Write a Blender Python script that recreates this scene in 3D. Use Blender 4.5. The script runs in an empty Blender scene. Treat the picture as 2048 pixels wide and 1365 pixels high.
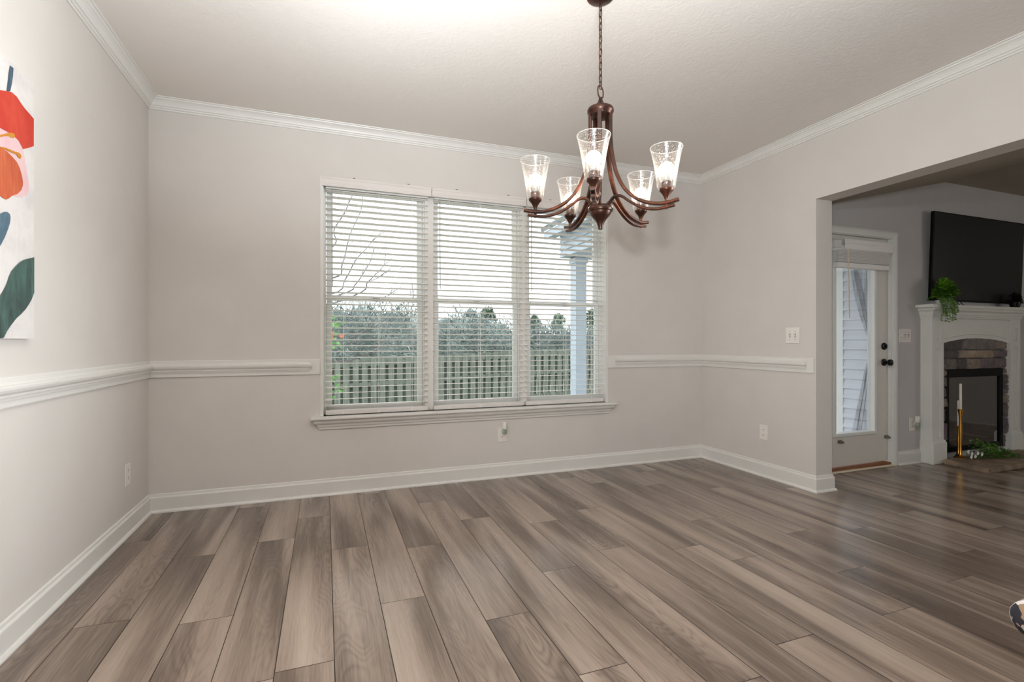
import bpy, bmesh, math, random
from mathutils import Vector, Matrix

random.seed(7)
scene = bpy.context.scene
COL = scene.collection
PI = math.pi

# ------------------------------------------------------------------ camera
F_PX, CAM_H, YAW = 995.0, 1.12, math.radians(20.6)
cam = bpy.data.cameras.new('camera')
cam.sensor_width = 36.0
cam.lens = 36.0 * F_PX / 2048.0
cam.clip_start = 0.02
cam.clip_end = 400
cam_o = bpy.data.objects.new('camera', cam)
COL.objects.link(cam_o)
cam_o.location = (0, 0, CAM_H)
cam_o.rotation_euler = (math.radians(90), 0, -YAW)
scene.camera = cam_o

# ------------------------------------------------------------------ world, exposure, big lights
scene.view_settings.view_transform = 'Standard'
scene.view_settings.look = 'None'
scene.view_settings.gamma = 1.0
scene.view_settings.use_curve_mapping = False
scene.view_settings.exposure = 0.0
scene.cycles.use_denoising = True
scene.cycles.max_bounces = 10
scene.cycles.diffuse_bounces = 5
scene.cycles.glossy_bounces = 4
scene.cycles.transparent_max_bounces = 24
scene.cycles.sample_clamp_indirect = 6.0
scene.cycles.caustics_reflective = False
scene.cycles.caustics_refractive = False

w = bpy.data.worlds.new('overcast_sky')
scene.world = w
w.use_nodes = True
bg = w.node_tree.nodes['Background']
bg.inputs[0].default_value = (0.95, 0.98, 1.0, 1)
bg.inputs[1].default_value = 2.6


def area(name, loc, target, sx, sy, power, color):
    l = bpy.data.lights.new(name, 'AREA')
    l.shape = 'RECTANGLE'
    l.size, l.size_y = sx, sy
    l.energy = power
    l.color = color
    o = bpy.data.objects.new(name, l)
    COL.objects.link(o)
    o.location = loc
    d = Vector(target) - Vector(loc)
    o.rotation_euler = d.to_track_quat('-Z', 'Y').to_euler()
    return o


NEUTRAL = (0.92, 0.985, 1.03)
# photographer's flash, bounced and direct, plus added fill lamps with no visible source
o = area('side_fill', (3.32, 0.85, 1.5), (-1.07, 1.50, 1.55), 1.0, 1.6, 22.5, NEUTRAL)  # added fill lamp that brightens the left wall
o.data.spread = math.radians(56)
area('bounced_flash', (0.30, 0.35, 1.75), (0.30, 0.35, 2.7), 0.5, 0.5, 140, NEUTRAL)
o = area('ceiling_fill', (0.20, 0.75, 1.80), (0.25, 2.5, 2.7), 0.4, 0.4, 6.3, NEUTRAL)  # added uplight that brightens the ceiling
o.data.spread = math.radians(68)
o = area('photographer_lamp', (0.0, -0.06, 1.40), (2.9, 3.4, 1.55), 0.11, 0.11, 11, NEUTRAL)
o.data.spread = math.radians(78)
area('living_fill', (8.0, -1.0, 1.5), (4.0, 0.5, 1.2), 2.0, 1.6, 32, (1.0, 0.98, 0.92))  # added fill lamp for the dim living room, no window modelled there


# ------------------------------------------------------------------ helpers
def view(px, py=682.5):
    """Direction (X, Y, Z) in the room of the photo's line of sight, per unit of depth."""
    u = (px - 1024.0) / F_PX
    s, c = math.sin(YAW), math.cos(YAW)
    return Vector((s + c * u, c - s * u, (682.5 - py) / F_PX))


def on_y(px, py, Y):
    d = view(px, py)
    t = Y / d.y
    return Vector((d.x * t, Y, CAM_H + d.z * t))


def on_x(px, py, X):
    d = view(px, py)
    t = X / d.x
    return Vector((X, d.y * t, CAM_H + d.z * t))


def on_z(px, py, Z):
    d = view(px, py)
    t = (Z - CAM_H) / d.z
    return Vector((d.x * t, d.y * t, Z))


class MB:
    """Collects shapes into one mesh."""

    def __init__(self):
        self.bm = bmesh.new()

    def box(self, x0, y0, z0, x1, y1, z1, mat=0):
        v = [self.bm.verts.new(p) for p in ((x0, y0, z0), (x1, y0, z0), (x1, y1, z0), (x0, y1, z0),
                                            (x0, y0, z1), (x1, y0, z1), (x1, y1, z1), (x0, y1, z1))]
        fs = [(0, 3, 2, 1), (4, 5, 6, 7), (0, 1, 5, 4), (1, 2, 6, 5), (2, 3, 7, 6), (3, 0, 4, 7)]
        for f in fs:
            self.bm.faces.new([v[i] for i in f]).material_index = mat
        return self

    def rbox(self, x0, y0, z0, x1, y1, z1, r=0.004, seg=2):
        b = bmesh.new()
        bmesh.ops.create_cube(b, size=1.0)
        for v in b.verts:
            v.co = Vector(((x0 + x1) / 2 + v.co.x * (x1 - x0), (y0 + y1) / 2 + v.co.y * (y1 - y0),
                           (z0 + z1) / 2 + v.co.z * (z1 - z0)))
        r = min(r, abs(x1 - x0) * .45, abs(y1 - y0) * .45, abs(z1 - z0) * .45)
        bmesh.ops.bevel(b, geom=list(b.edges), offset=r, segments=seg, affect='EDGES', profile=0.5)
        self.add(b)
        return self

    def add(self, b):
        m = bpy.data.meshes.new('tmp')
        b.to_mesh(m)
        b.free()
        self.bm.from_mesh(m)
        bpy.data.meshes.remove(m)

    def prism(self, poly, axis, a, b, miter_a=None, miter_b=None, mat=0):
        """poly: list of (p, q). axis 'x': (t, p, q); 'y': (p, t, q); 'z': (p, q, t). miters shift t by k*p."""
        def P(t, p, q):
            return {'x': (t, p, q), 'y': (p, t, q), 'z': (p, q, t)}[axis]
        n = len(poly)
        A = [self.bm.verts.new(P(a + (miter_a(p, q) if miter_a else 0), p, q)) for p, q in poly]
        B = [self.bm.verts.new(P(b + (miter_b(p, q) if miter_b else 0), p, q)) for p, q in poly]
        for i in range(n):
            j = (i + 1) % n
            self.bm.faces.new((A[i], A[j], B[j], B[i])).material_index = mat
        self.bm.faces.new(A[::-1]).material_index = mat
        self.bm.faces.new(B).material_index = mat
        return self

    def lathe(self, prof, cx, cy, cz=0.0, n=28, closed=False):
        """prof: list of (r, z)."""
        rings = []
        for r, z in prof:
            if r < 1e-5:
                rings.append([self.bm.verts.new((cx, cy, cz + z))])
            else:
                rings.append([self.bm.verts.new((cx + r * math.cos(2 * PI * i / n), cy + r * math.sin(2 * PI * i / n), cz + z))
                              for i in range(n)])
        if closed:
            rings.append(rings[0])
        for A, B in zip(rings[:-1], rings[1:]):
            if len(A) == 1 and len(B) == 1:
                continue
            for i in range(n):
                j = (i + 1) % n
                if len(A) == 1:
                    self.bm.faces.new((A[0], B[i], B[j]))
                elif len(B) == 1:
                    self.bm.faces.new((A[i], A[j], B[0]))
                else:
                    self.bm.faces.new((A[i], A[j], B[j], B[i]))
        return self

    def tube(self, pts, r, n=8, caps=True, section=None, up=None):
        """sweep along pts; r a number or a list. section: list of (a, b) offsets instead of a circle (a along 'side', b along 'normal')."""
        pts = [Vector(p) for p in pts]
        rings = []
        prev = None
        for i, p in enumerate(pts):
            t = (pts[min(i + 1, len(pts) - 1)] - pts[max(i - 1, 0)]).normalized()
            ref = Vector(up) if up else (prev if prev is not None else (Vector((0, 0, 1)) if abs(t.z) < .9 else Vector((1, 0, 0))))
            side = t.cross(ref)
            if side.length < 1e-6:
                side = t.orthogonal()
            side.normalize()
            nor = side.cross(t).normalized()
            prev = nor
            rr = r[i] if isinstance(r, (list, tuple)) else r
            if section:
                rings.append([self.bm.verts.new(p + side * a + nor * b) for a, b in section])
            else:
                rings.append([self.bm.verts.new(p + (side * math.cos(2 * PI * k / n) + nor * math.sin(2 * PI * k / n)) * rr)
                              for k in range(n)])
        m = len(rings[0])
        for A, B in zip(rings[:-1], rings[1:]):
            for i in range(m):
                j = (i + 1) % m
                self.bm.faces.new((A[i], A[j], B[j], B[i]))
        if caps:
            self.bm.faces.new(rings[0][::-1])
            self.bm.faces.new(rings[-1])
        return self

    def torus(self, c, R, r, ax1, ax2, n=20, m=6, stretch=0.0):
        c, ax1, ax2 = Vector(c), Vector(ax1), Vector(ax2)
        ax3 = ax1.cross(ax2)
        rings = []
        for i in range(n):
            a = 2 * PI * i / n
            d = ax1 * math.cos(a) + ax2 * math.sin(a)
            off = ax2 * (stretch if math.sin(a) > 1e-6 else (-stretch if math.sin(a) < -1e-6 else 0))
            rings.append([self.bm.verts.new(c + off + d * (R + r * math.cos(2 * PI * k / m)) + ax3 * (r * math.sin(2 * PI * k / m)))
                          for k in range(m)])
        for i in range(n):
            A, B = rings[i], rings[(i + 1) % n]
            for k in range(m):
                l = (k + 1) % m
                self.bm.faces.new((A[k], B[k], B[l], A[l]))
        return self

    def sphere(self, c, rx, ry=None, rz=None, u=20, v=12):
        b = bmesh.new()
        bmesh.ops.create_uvsphere(b, u_segments=u, v_segments=v, radius=1.0)
        for x in b.verts:
            x.co = Vector((c[0] + x.co.x * rx, c[1] + x.co.y * (ry or rx), c[2] + x.co.z * (rz or rx)))
        self.add(b)
        return self

    def disc_stack(self, c, axis, prof, n=20):
        """lathe around an axis vector: prof (r, h)."""
        axis = Vector(axis).normalized()
        a = axis.orthogonal().normalized()
        b = axis.cross(a)
        c = Vector(c)
        rings = []
        for r, h in prof:
            if r < 1e-5:
                rings.append([self.bm.verts.new(c + axis * h)])
            else:
                rings.append([self.bm.verts.new(c + axis * h + (a * math.cos(2 * PI * i / n) + b * math.sin(2 * PI * i / n)) * r) for i in range(n)])
        for A, B in zip(rings[:-1], rings[1:]):
            for i in range(n):
                j = (i + 1) % n
                if len(A) == 1:
                    self.bm.faces.new((A[0], B[i], B[j]))
                elif len(B) == 1:
                    self.bm.faces.new((A[i], A[j], B[0]))
                else:
                    self.bm.faces.new((A[i], A[j], B[j], B[i]))
        return self

    def poly(self, pts, mat=0):
        v = [self.bm.verts.new(p) for p in pts]
        f = self.bm.faces.new(v)
        f.material_index = mat
        return f

    def leaf(self, base, d, up, L, W, mat=0):
        """a bent leaf with a folded midrib."""
        d = Vector(d).normalized()
        up = Vector(up)
        s = d.cross(up)
        if s.length < 1e-4:
            s = d.orthogonal()
        s.normalize()
        nn = s.cross(d).normalized()
        base = Vector(base)
        ts = [(0, 0, 0), (.3, .8, .10), (.62, .85, .06), (1, 0, -.14)]
        mid = [self.bm.verts.new(base + d * (L * t) + nn * (L * h - (.08 * L if 0 < t < 1 else 0))) for t, ww, h in ts]
        for sg in (1, -1):
            ed = [self.bm.verts.new(base + d * (L * t) + nn * (L * h) + s * (sg * W * ww * .5)) for t, ww, h in ts[1:3]]
            q = [(mid[0], mid[1], ed[0]), (mid[1], mid[2], ed[1], ed[0]), (mid[2], mid[3], ed[1])]
            for f in q:
                f = f if sg > 0 else f[::-1]
                self.bm.faces.new(f).material_index = mat
        return self


def make(name, mb, mats, parent=None, smooth=False, angle=40, normals=True):
    """links the collected shapes as ONE mesh object."""
    if normals:
        bmesh.ops.recalc_face_normals(mb.bm, faces=list(mb.bm.faces))
    me = bpy.data.meshes.new(name)
    mb.bm.to_mesh(me)
    mb.bm.free()
    o = bpy.data.objects.new(name, me)
    COL.objects.link(o)
    for m in (mats if isinstance(mats, (list, tuple)) else [mats]):
        me.materials.append(m)
    if smooth:
        me.polygons.foreach_set('use_smooth', [True] * len(me.polygons))
        try:
            me.set_sharp_from_angle(angle=math.radians(angle))
        except Exception:
            pass
    if parent is not None:
        o.parent = parent
        pm = parent
        off = Vector((0, 0, 0))
        while pm is not None:
            off += Vector(pm.location)
            pm = pm.parent
        me.transform(Matrix.Translation(-off))
    else:
        vs = me.vertices
        if len(vs):
            lo = Vector((min(v.co.x for v in vs), min(v.co.y for v in vs), min(v.co.z for v in vs)))
            hi = Vector((max(v.co.x for v in vs), max(v.co.y for v in vs), max(v.co.z for v in vs)))
            c = Vector(((lo.x + hi.x) / 2, (lo.y + hi.y) / 2, lo.z))
            me.transform(Matrix.Translation(-c))
            o.location = c
    return o


def tag(o, label=None, cat=None, group=None, kind=None):
    if label:
        o['label'] = label
    if cat:
        o['category'] = cat
    if group:
        o['group'] = group
    if kind:
        o['kind'] = kind
    return o


def thing(name, loc, label, cat, group=None, kind=None):
    o = bpy.data.objects.new(name, None)
    o.empty_display_size = .1
    COL.objects.link(o)
    o.location = loc
    return tag(o, label, cat, group, kind)


def struct(name, mb, mats, label, cat, smooth=False):
    return tag(make(name, mb, mats, smooth=smooth), label, cat, kind='structure')


# ------------------------------------------------------------------ materials
def srgb(r, g, b):
    def f(c):
        c /= 255.0
        return c / 12.92 if c <= .04045 else ((c + .055) / 1.055) ** 2.4
    return (f(r), f(g), f(b), 1.0)


class NT:
    def __init__(self, name):
        self.m = bpy.data.materials.new(name)
        self.m.use_nodes = True
        self.t = self.m.node_tree
        self.b = self.t.nodes['Principled BSDF']
        self.out = self.t.nodes['Material Output']

    def n(self, kind, **kw):
        x = self.t.nodes.new('ShaderNode' + kind)
        for k, v in kw.items():
            if k.startswith('i_'):
                key = k[2:]
                x.inputs[int(key) if key.isdigit() else key.replace('_', ' ')].default_value = v
            else:
                setattr(x, k, v)
        return x

    def l(self, a, b):
        self.t.links.new(a, b)

    def math(self, op, a, b=None, c=None):
        x = self.n('Math', operation=op)
        for i, v in enumerate((a, b, c)):
            if v is None:
                continue
            if isinstance(v, (int, float)):
                x.inputs[i].default_value = v
            else:
                self.l(v, x.inputs[i])
        return x.outputs[0]

    def noise(self, scale, detail=3, rough=.5, vec=None, sc=(1, 1, 1), distortion=0.0, dims='3D'):
        x = self.n('TexNoise', noise_dimensions=dims)
        x.inputs['Scale'].default_value = scale
        x.inputs['Detail'].default_value = detail
        x.inputs['Roughness'].default_value = rough
        x.inputs['Distortion'].default_value = distortion
        if vec is None:
            vec = self.n('NewGeometry').outputs['Position']
        mp = self.n('Mapping')
        mp.inputs['Scale'].default_value = sc
        self.l(vec, mp.inputs[0])
        self.l(mp.outputs[0], x.inputs['Vector'])
        return x.outputs['Fac']

    def ramp(self, fac, stops):
        x = self.n('ValToRGB')
        while len(x.color_ramp.elements) < len(stops):
            x.color_ramp.elements.new(.5)
        for e, (p, c) in zip(x.color_ramp.elements, stops):
            e.position = p
            e.color = c
        self.l(fac, x.inputs[0])
        return x.outputs[0]

    def bump(self, h, strength=.2, dist=.002):
        x = self.n('Bump')
        x.inputs['Strength'].default_value = strength
        x.inputs['Distance'].default_value = dist
        self.l(h, x.inputs['Height'])
        self.l(x.outputs[0], self.b.inputs['Normal'])

    def set(self, color=None, rough=None, metal=None, spec=None, **kw):
        if color is not None:
            if isinstance(color, tuple):
                self.b.inputs['Base Color'].default_value = color
            else:
                self.l(color, self.b.inputs['Base Color'])
        if rough is not None:
            if isinstance(rough, (int, float)):
                self.b.inputs['Roughness'].default_value = rough
            else:
                self.l(rough, self.b.inputs['Roughness'])
        if metal is not None:
            self.b.inputs['Metallic'].default_value = metal
        if spec is not None:
            self.b.inputs['Specular IOR Level'].default_value = spec
        return self


def mottled(name, c1, c2, scale=8, rough=.6, detail=4, sc=(1, 1, 1), bump=0, bscale=None, metal=0.0, spec=.5, bdist=.002, lo=.35, hi=.65):
    t = NT(name)
    f = t.noise(scale, detail, .55, sc=sc)
    t.set(t.ramp(f, [(lo, c1), (hi, c2)]), rough, metal, spec)
    if bump:
        t.bump(t.noise(bscale or scale * 4, 3, .6, sc=sc), bump, bdist)
    return t.m


M = {}
M['wall'] = mottled('greige_wall_paint', srgb(207, 201, 195), srgb(210, 204, 198), 3, .75, bump=.10, bscale=160, spec=.25, bdist=.001)
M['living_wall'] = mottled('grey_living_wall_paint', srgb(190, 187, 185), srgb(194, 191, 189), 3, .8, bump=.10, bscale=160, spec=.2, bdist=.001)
M['trim'] = mottled('white_trim_paint', srgb(218, 215, 210), srgb(221, 218, 213), 6, .38, bump=.03, bscale=90, spec=.4)
M['mantel'] = mottled('white_mantel_paint', srgb(222, 222, 216), srgb(226, 226, 220), 6, .45, bump=.03, bscale=90, spec=.4)
M['door'] = mottled('white_door_paint', srgb(212, 207, 199), srgb(216, 211, 203), 6, .45, bump=.03, bscale=60, spec=.4)
M['vinyl'] = mottled('white_vinyl', srgb(226, 226, 222), srgb(230, 230, 226), 5, .35, spec=.45)
M['blind'] = mottled('white_blind_slat', srgb(238, 235, 231), srgb(242, 239, 235), 12, .45, sc=(.2, 4, 4), spec=.4)
M['valance'] = mottled('valance_face', srgb(214, 207, 202), srgb(219, 212, 207), 12, .45, sc=(.2, 4, 4), spec=.4)
M['plate'] = mottled('ivory_plastic', srgb(226, 219, 212), srgb(229, 222, 215), 8, .3, spec=.5)
M['slot'] = mottled('dark_slot', srgb(70, 64, 58), srgb(78, 72, 66), 8, .6)
M['cord'] = mottled('blind_cord', srgb(232, 230, 226), srgb(238, 236, 232), 30, .7)
M['wand'] = mottled('clear_grey_wand', srgb(150, 148, 146), srgb(165, 163, 160), 30, .25)
M['clip'] = mottled('grey_clip', srgb(90, 86, 82), srgb(110, 105, 100), 30, .5)
M['lock'] = mottled('bronze_lock', srgb(70, 40, 34), srgb(90, 50, 42), 30, .5)
M['black'] = mottled('black_hardware', srgb(16, 15, 14), srgb(24, 22, 21), 30, .35, metal=.5)
M['wood_sill'] = mottled('orange_wood_sill', srgb(120, 72, 38), srgb(160, 100, 55), 14, .6, sc=(.3, 3, 3))
M['pale_wood'] = mottled('pale_threshold', srgb(215, 200, 178), srgb(228, 216, 196), 14, .5, sc=(.3, 3, 3))
M['gold'] = mottled('brushed_gold', srgb(205, 150, 70), srgb(225, 172, 88), 20, .28, sc=(3, 3, .3), metal=1.0)
M['wax'] = mottled('ivory_wax', srgb(232, 224, 212), srgb(240, 233, 222), 10, .5)
M['hearth'] = mottled('brown_hearth_stone', srgb(112, 94, 78), srgb(164, 142, 120), 6, .7, detail=8, bump=.5, bscale=18, bdist=.01)
M['bark'] = mottled('grey_bark', srgb(96, 92, 92), srgb(140, 135, 132), 12, .9, sc=(2, 2, .5))
M['porch'] = mottled('pale_blue_siding', srgb(176, 186, 198), srgb(184, 194, 206), 4, .5)
M['siding'] = mottled('grey_white_siding', srgb(205, 208, 216), srgb(214, 217, 225), 5, .55, sc=(.4, .4, 3))
M['shingle'] = mottled('grey_shingle', srgb(110, 120, 122), srgb(150, 160, 162), 10, .9)
M['slab'] = mottled('porch_concrete', srgb(170, 170, 168), srgb(190, 190, 188), 6, .85)
M['cable'] = mottled('black_cable', srgb(14, 14, 14), srgb(20, 20, 20), 20, .5)
M['pot'] = mottled('white_pot', srgb(215, 212, 208), srgb(226, 223, 218), 10, .4)
M['flower'] = mottled('white_petals', srgb(225, 225, 222), srgb(240, 240, 236), 40, .6)
M['redflower'] = mottled('salmon_petals', srgb(220, 130, 100), srgb(235, 160, 130), 40, .6)
M['leaf_bright'] = mottled('bright_leaf', srgb(70, 120, 20), srgb(120, 165, 40), 60, .45, lo=.3, hi=.7)
M['leaf_mid'] = mottled('mid_leaf', srgb(35, 80, 20), srgb(80, 125, 40), 60, .5, lo=.3, hi=.7)
M['leaf_dark'] = mottled('dark_leaf', srgb(12, 18, 12), srgb(24, 32, 22), 60, .5)
M['shrub'] = mottled('shrub_leaf', srgb(110, 165, 100), srgb(160, 205, 130), 20, .6)
M['stem'] = mottled('plant_stem', srgb(60, 80, 30), srgb(85, 100, 45), 40, .6)
M['thicket'] = mottled('thicket_twigs', srgb(102, 113, 112), srgb(168, 178, 175), 1.2, .95, detail=8)
M['pine'] = mottled('pine_needles', srgb(98, 118, 100), srgb(140, 158, 138), 2, .95, detail=6)
M['grass'] = mottled('winter_grass', srgb(128, 130, 112), srgb(158, 160, 142), 3, .95, detail=8, bump=.4, bscale=30)
M['frame_edge'] = mottled('canvas_edge', srgb(205, 190, 180), srgb(215, 200, 190), 20, .8)
M['bronze_inner'] = mottled('lamp_socket', srgb(70, 50, 42), srgb(100, 72, 60), 60, .45, metal=.3)
M['bulb_collar'] = mottled('bulb_collar', srgb(170, 167, 163), srgb(180, 177, 173), 10, .35)
M['chair_leg'] = mottled('dark_chair_leg', srgb(45, 32, 24), srgb(62, 45, 34), 14, .4, sc=(3, 3, .4))
M['seed_clear'] = mottled('green_oil', srgb(135, 150, 130), srgb(170, 185, 162), 40, .15)

# bronze of the chandelier: dark oil-rubbed bronze with copper worn through
t = NT('oil_rubbed_bronze')
f = t.noise(9, 5, .6)
t.set(t.ramp(f, [(.32, srgb(34, 22, 17)), (.57, srgb(80, 44, 29)), (.78, srgb(140, 74, 42))]), .36, .6, .5)
M['bronze'] = t.m

# ceiling: stomped, slightly warm white
t = NT('textured_ceiling_paint')
t.set(srgb(226, 220, 214), .9, 0, .15)
t.bump(t.noise(26, 6, .62, distortion=1.2), .30, .006)
M['ceiling'] = t.m

# living ceiling
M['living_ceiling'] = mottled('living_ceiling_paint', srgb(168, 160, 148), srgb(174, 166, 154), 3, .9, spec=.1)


def add_mix(t, sh_a, sh_b, fac):
    mx = t.n('MixShader')
    if isinstance(fac, (int, float)):
        mx.inputs[0].default_value = fac
    else:
        t.l(fac, mx.inputs[0])
    t.l(sh_a, mx.inputs[1])
    t.l(sh_b, mx.inputs[2])
    return mx.outputs[0]


def pane_glass(name, tint, refl, rough=.0):
    t = NT(name)
    tr = t.n('BsdfTransparent')
    tr.inputs[0].default_value = tint
    gl = t.n('BsdfGlossy')
    gl.inputs['Roughness'].default_value = rough
    lw = t.n('LayerWeight')
    lw.inputs[0].default_value = .25
    fac = t.math('MULTIPLY', lw.outputs['Fresnel'], refl)
    t.l(add_mix(t, tr.outputs[0], gl.outputs[0], fac), t.out.inputs[0])
    return t.m


M['glass'] = pane_glass('window_glass', (.93, .95, .945, 1), .35)
M['door_glass'] = pane_glass('door_glass', (.97, .98, .99, 1), .25)

# seeded glass of the lamp shades
t = NT('seeded_glass')
tr = t.n('BsdfTransparent')
tr.inputs[0].default_value = (.97, .96, .95, 1)
gl = t.n('BsdfGlossy')
gl.inputs['Roughness'].default_value = .22
df = t.n('BsdfTranslucent')
df.inputs[0].default_value = (1, .97, .93, 1)
d2 = t.n('BsdfDiffuse')
d2.inputs[0].default_value = (1, .98, .96, 1)
half = add_mix(t, df.outputs[0], d2.outputs[0], .5)
white = add_mix(t, half, gl.outputs[0], .55)
vo = t.n('TexVoronoi')
vo.inputs['Scale'].default_value = 230
geo = t.n('NewGeometry')
mp = t.n('Mapping')
mp.inputs['Scale'].default_value = (1, 1, .7)
t.l(geo.outputs['Position'], mp.inputs[0])
t.l(mp.outputs[0], vo.inputs['Vector'])
spot = t.math('LESS_THAN', vo.outputs['Distance'], .30)
sel = t.math('GREATER_THAN', t.noise(90, 2, .5), .45)
spot = t.math('MULTIPLY', t.math('MULTIPLY', spot, sel), .38)
lw = t.n('LayerWeight')
lw.inputs[0].default_value = .32
edge = t.math('MULTIPLY', t.math('POWER', lw.outputs['Facing'], 2.2), .60)
fac = t.math('MINIMUM', t.math('ADD', t.math('ADD', edge, spot), .022), .8)
t.l(add_mix(t, tr.outputs[0], white, fac), t.out.inputs[0])
M['seeded'] = t.m

# fire-polished lip of the shades
t = NT('polished_glass_lip')
tr = t.n('BsdfTransparent')
gl = t.n('BsdfGlossy')
gl.inputs['Roughness'].default_value = .3
d2 = t.n('BsdfDiffuse')
d2.inputs[0].default_value = (1, .97, .94, 1)
t.l(add_mix(t, tr.outputs[0], add_mix(t, gl.outputs[0], d2.outputs[0], .5), .45), t.out.inputs[0])
M['lip'] = t.m

# lit bulb
t = NT('lit_bulb')
em = t.n('Emission')
em.inputs[0].default_value = (1.0, .84, .68, 1)
em.inputs[1].default_value = 30
t.l(em.outputs[0], t.out.inputs[0])
M['bulb'] = t.m

# dark reflective fireplace glass and tv screen
t = NT('fireplace_glass')
t.set(srgb(14, 14, 13), .05, 0, 1.0)
t.b.inputs['IOR'].default_value = 2.6
M['fireglass'] = t.m
t = NT('tv_screen')
t.set(srgb(26, 26, 26), .28, 0, .5)
M['screen'] = t.m
M['bezel'] = mottled('tv_bezel', srgb(7, 7, 7), srgb(10, 10, 10), 20, .5, spec=.15)

# dark mesh curtain
t = NT('black_mesh_curtain')
tr = t.n('BsdfTransparent')
d = t.n('BsdfDiffuse')
d.inputs[0].default_value = srgb(60, 62, 68)
f = t.ramp(t.noise(40, 2, .5, sc=(1, 1, .05)), [(.35, (.22, .22, .22, 1)), (.7, (.5, .5, .5, 1))])
t.l(add_mix(t, tr.outputs[0], d.outputs[0], f), t.out.inputs[0])
M['mesh'] = t.m

# stones: each stone carries its own colour
t = NT('ledge_stone')
at = t.n('Attribute', attribute_name='stone')
f = t.noise(14, 7, .65)
mx = t.n('MixRGB', blend_type='MULTIPLY')
mx.inputs[0].default_value = 1
t.l(at.outputs['Color'], mx.inputs[1])
t.l(t.ramp(f, [(.3, (.55, .55, .56, 1)), (.7, (1.2, 1.17, 1.13, 1))]), mx.inputs[2])
t.set(mx.outputs[0], .85)
t.bump(t.noise(22, 6, .65), .7, .012)
M['stone'] = t.m

# weathered fence
t = NT('weathered_fence')
f = t.noise(5, 5, .6, sc=(4, 4, .5))
t.set(t.ramp(f, [(.3, srgb(102, 106, 98)), (.7, srgb(140, 146, 136))]), .9)
M['fence'] = t.m

# floral upholstery
t = NT('floral_fabric')
vo = t.n('TexVoronoi', feature='F1')
vo.inputs['Scale'].default_value = 48
geo = t.n('NewGeometry')
nz = t.n('TexNoise')
nz.inputs['Scale'].default_value = 20
t.l(geo.outputs['Position'], nz.inputs['Vector'])
vm = t.n('VectorMath', operation='MULTIPLY_ADD')
vm.inputs[1].default_value = (.06, .06, .06)
t.l(nz.outputs['Color'], vm.inputs[0])
t.l(geo.outputs['Position'], vm.inputs[2])
t.l(vm.outputs[0], vo.inputs['Vector'])
sp = t.n('SeparateColor')
t.l(vo.outputs['Color'], sp.inputs[0])
rp = t.n('ValToRGB')
rp.color_ramp.interpolation = 'CONSTANT'
stops = [(0, srgb(214, 208, 205)), (.34, srgb(150, 120, 95)), (.46, srgb(205, 200, 200)), (.6, srgb(90, 98, 130)),
         (.68, srgb(168, 130, 125)), (.8, srgb(36, 36, 44)), (.88, srgb(196, 180, 160))]
while len(rp.color_ramp.elements) < len(stops):
    rp.color_ramp.elements.new(.5)
for e, (p, c) in zip(rp.color_ramp.elements, stops):
    e.position, e.color = p, c
t.l(sp.outputs[0], rp.inputs[0])
t.set(rp.outputs[0], .9)
t.bump(t.noise(400, 2, .5), .2, .001)
M['floral'] = t.m

# floor planks
t = NT('grey_oak_plank')
tone = t.n('Attribute', attribute_name='tone').outputs['Fac']
geo = t.n('NewGeometry')
cmb = t.n('CombineXYZ')
sep = t.n('SeparateXYZ')
t.l(geo.outputs['Position'], sep.inputs[0])
t.l(sep.outputs[0], cmb.inputs[0])
t.l(t.math('ADD', sep.outputs[1], t.math('MULTIPLY', tone, 37.0)), cmb.inputs[1])
t.l(t.math('MULTIPLY', tone, 91.0), cmb.inputs[2])
vec = cmb.outputs[0]
band = t.noise(1, 1.5, .4, vec, (7.0, .75, 1), .45)            # broad smoky bands along a board
rings_n = t.noise(1, 2, .5, vec, (6.0, .95, 1), .4)
rings = t.math('ABSOLUTE', t.math('SINE', t.math('MULTIPLY', rings_n, 95.0)))   # cathedral grain
rings_mask = t.noise(1, 2, .5, vec, (3.0, .6, 1))
fine = t.noise(1, 2, .6, vec, (190, 6.0, 1))
mid = t.noise(1, 2, .5, vec, (30, 1.1, 1), .3)
v = t.math('MULTIPLY_ADD', t.math('SUBTRACT', band, .5), 1.3, .465)
v = t.math('MULTIPLY_ADD', t.math('SUBTRACT', mid, .5), .30, v)
v = t.math('MULTIPLY_ADD', t.math('SUBTRACT', fine, .5), .34, v)
rm = t.math('MULTIPLY', t.math('SUBTRACT', rings, .6), t.math('MULTIPLY', t.math('SUBTRACT', rings_mask, .42), .55))
v = t.math('ADD', v, rm)
v = t.math('MULTIPLY_ADD', t.math('SUBTRACT', tone, .5), .14, v)
colr = t.ramp(v, [(.05, srgb(80, 68, 60)), (.32, srgb(112, 97, 86)), (.58, srgb(146, 129, 116)), (.95, srgb(172, 155, 141))])
t.set(colr, t.math('MULTIPLY_ADD', fine, .10, .16), 0, .5)
t.bump(fine, .12, .0012)
M['plank'] = t.m
M['groove'] = mottled('plank_groove', srgb(18, 14, 12), srgb(22, 18, 15), 10, .8)

# ------------------------------------------------------------------ room shell
XL, XR, YB, H = -1.073, 3.398, 3.854, 2.70
XR2 = 3.563            # far side of the right wall (towards the living room)
YP = 2.652             # end of the right wall (opening starts)
HZ = 2.172             # underside of the header
YL = 2.980             # living room door wall
YR = -3.2              # wall behind the camera
XE = 8.3               # far side of the living room
WX0, WX1, WZ0, WZ1 = -0.012, 2.342, 0.575, 2.300   # triple window opening

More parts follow.
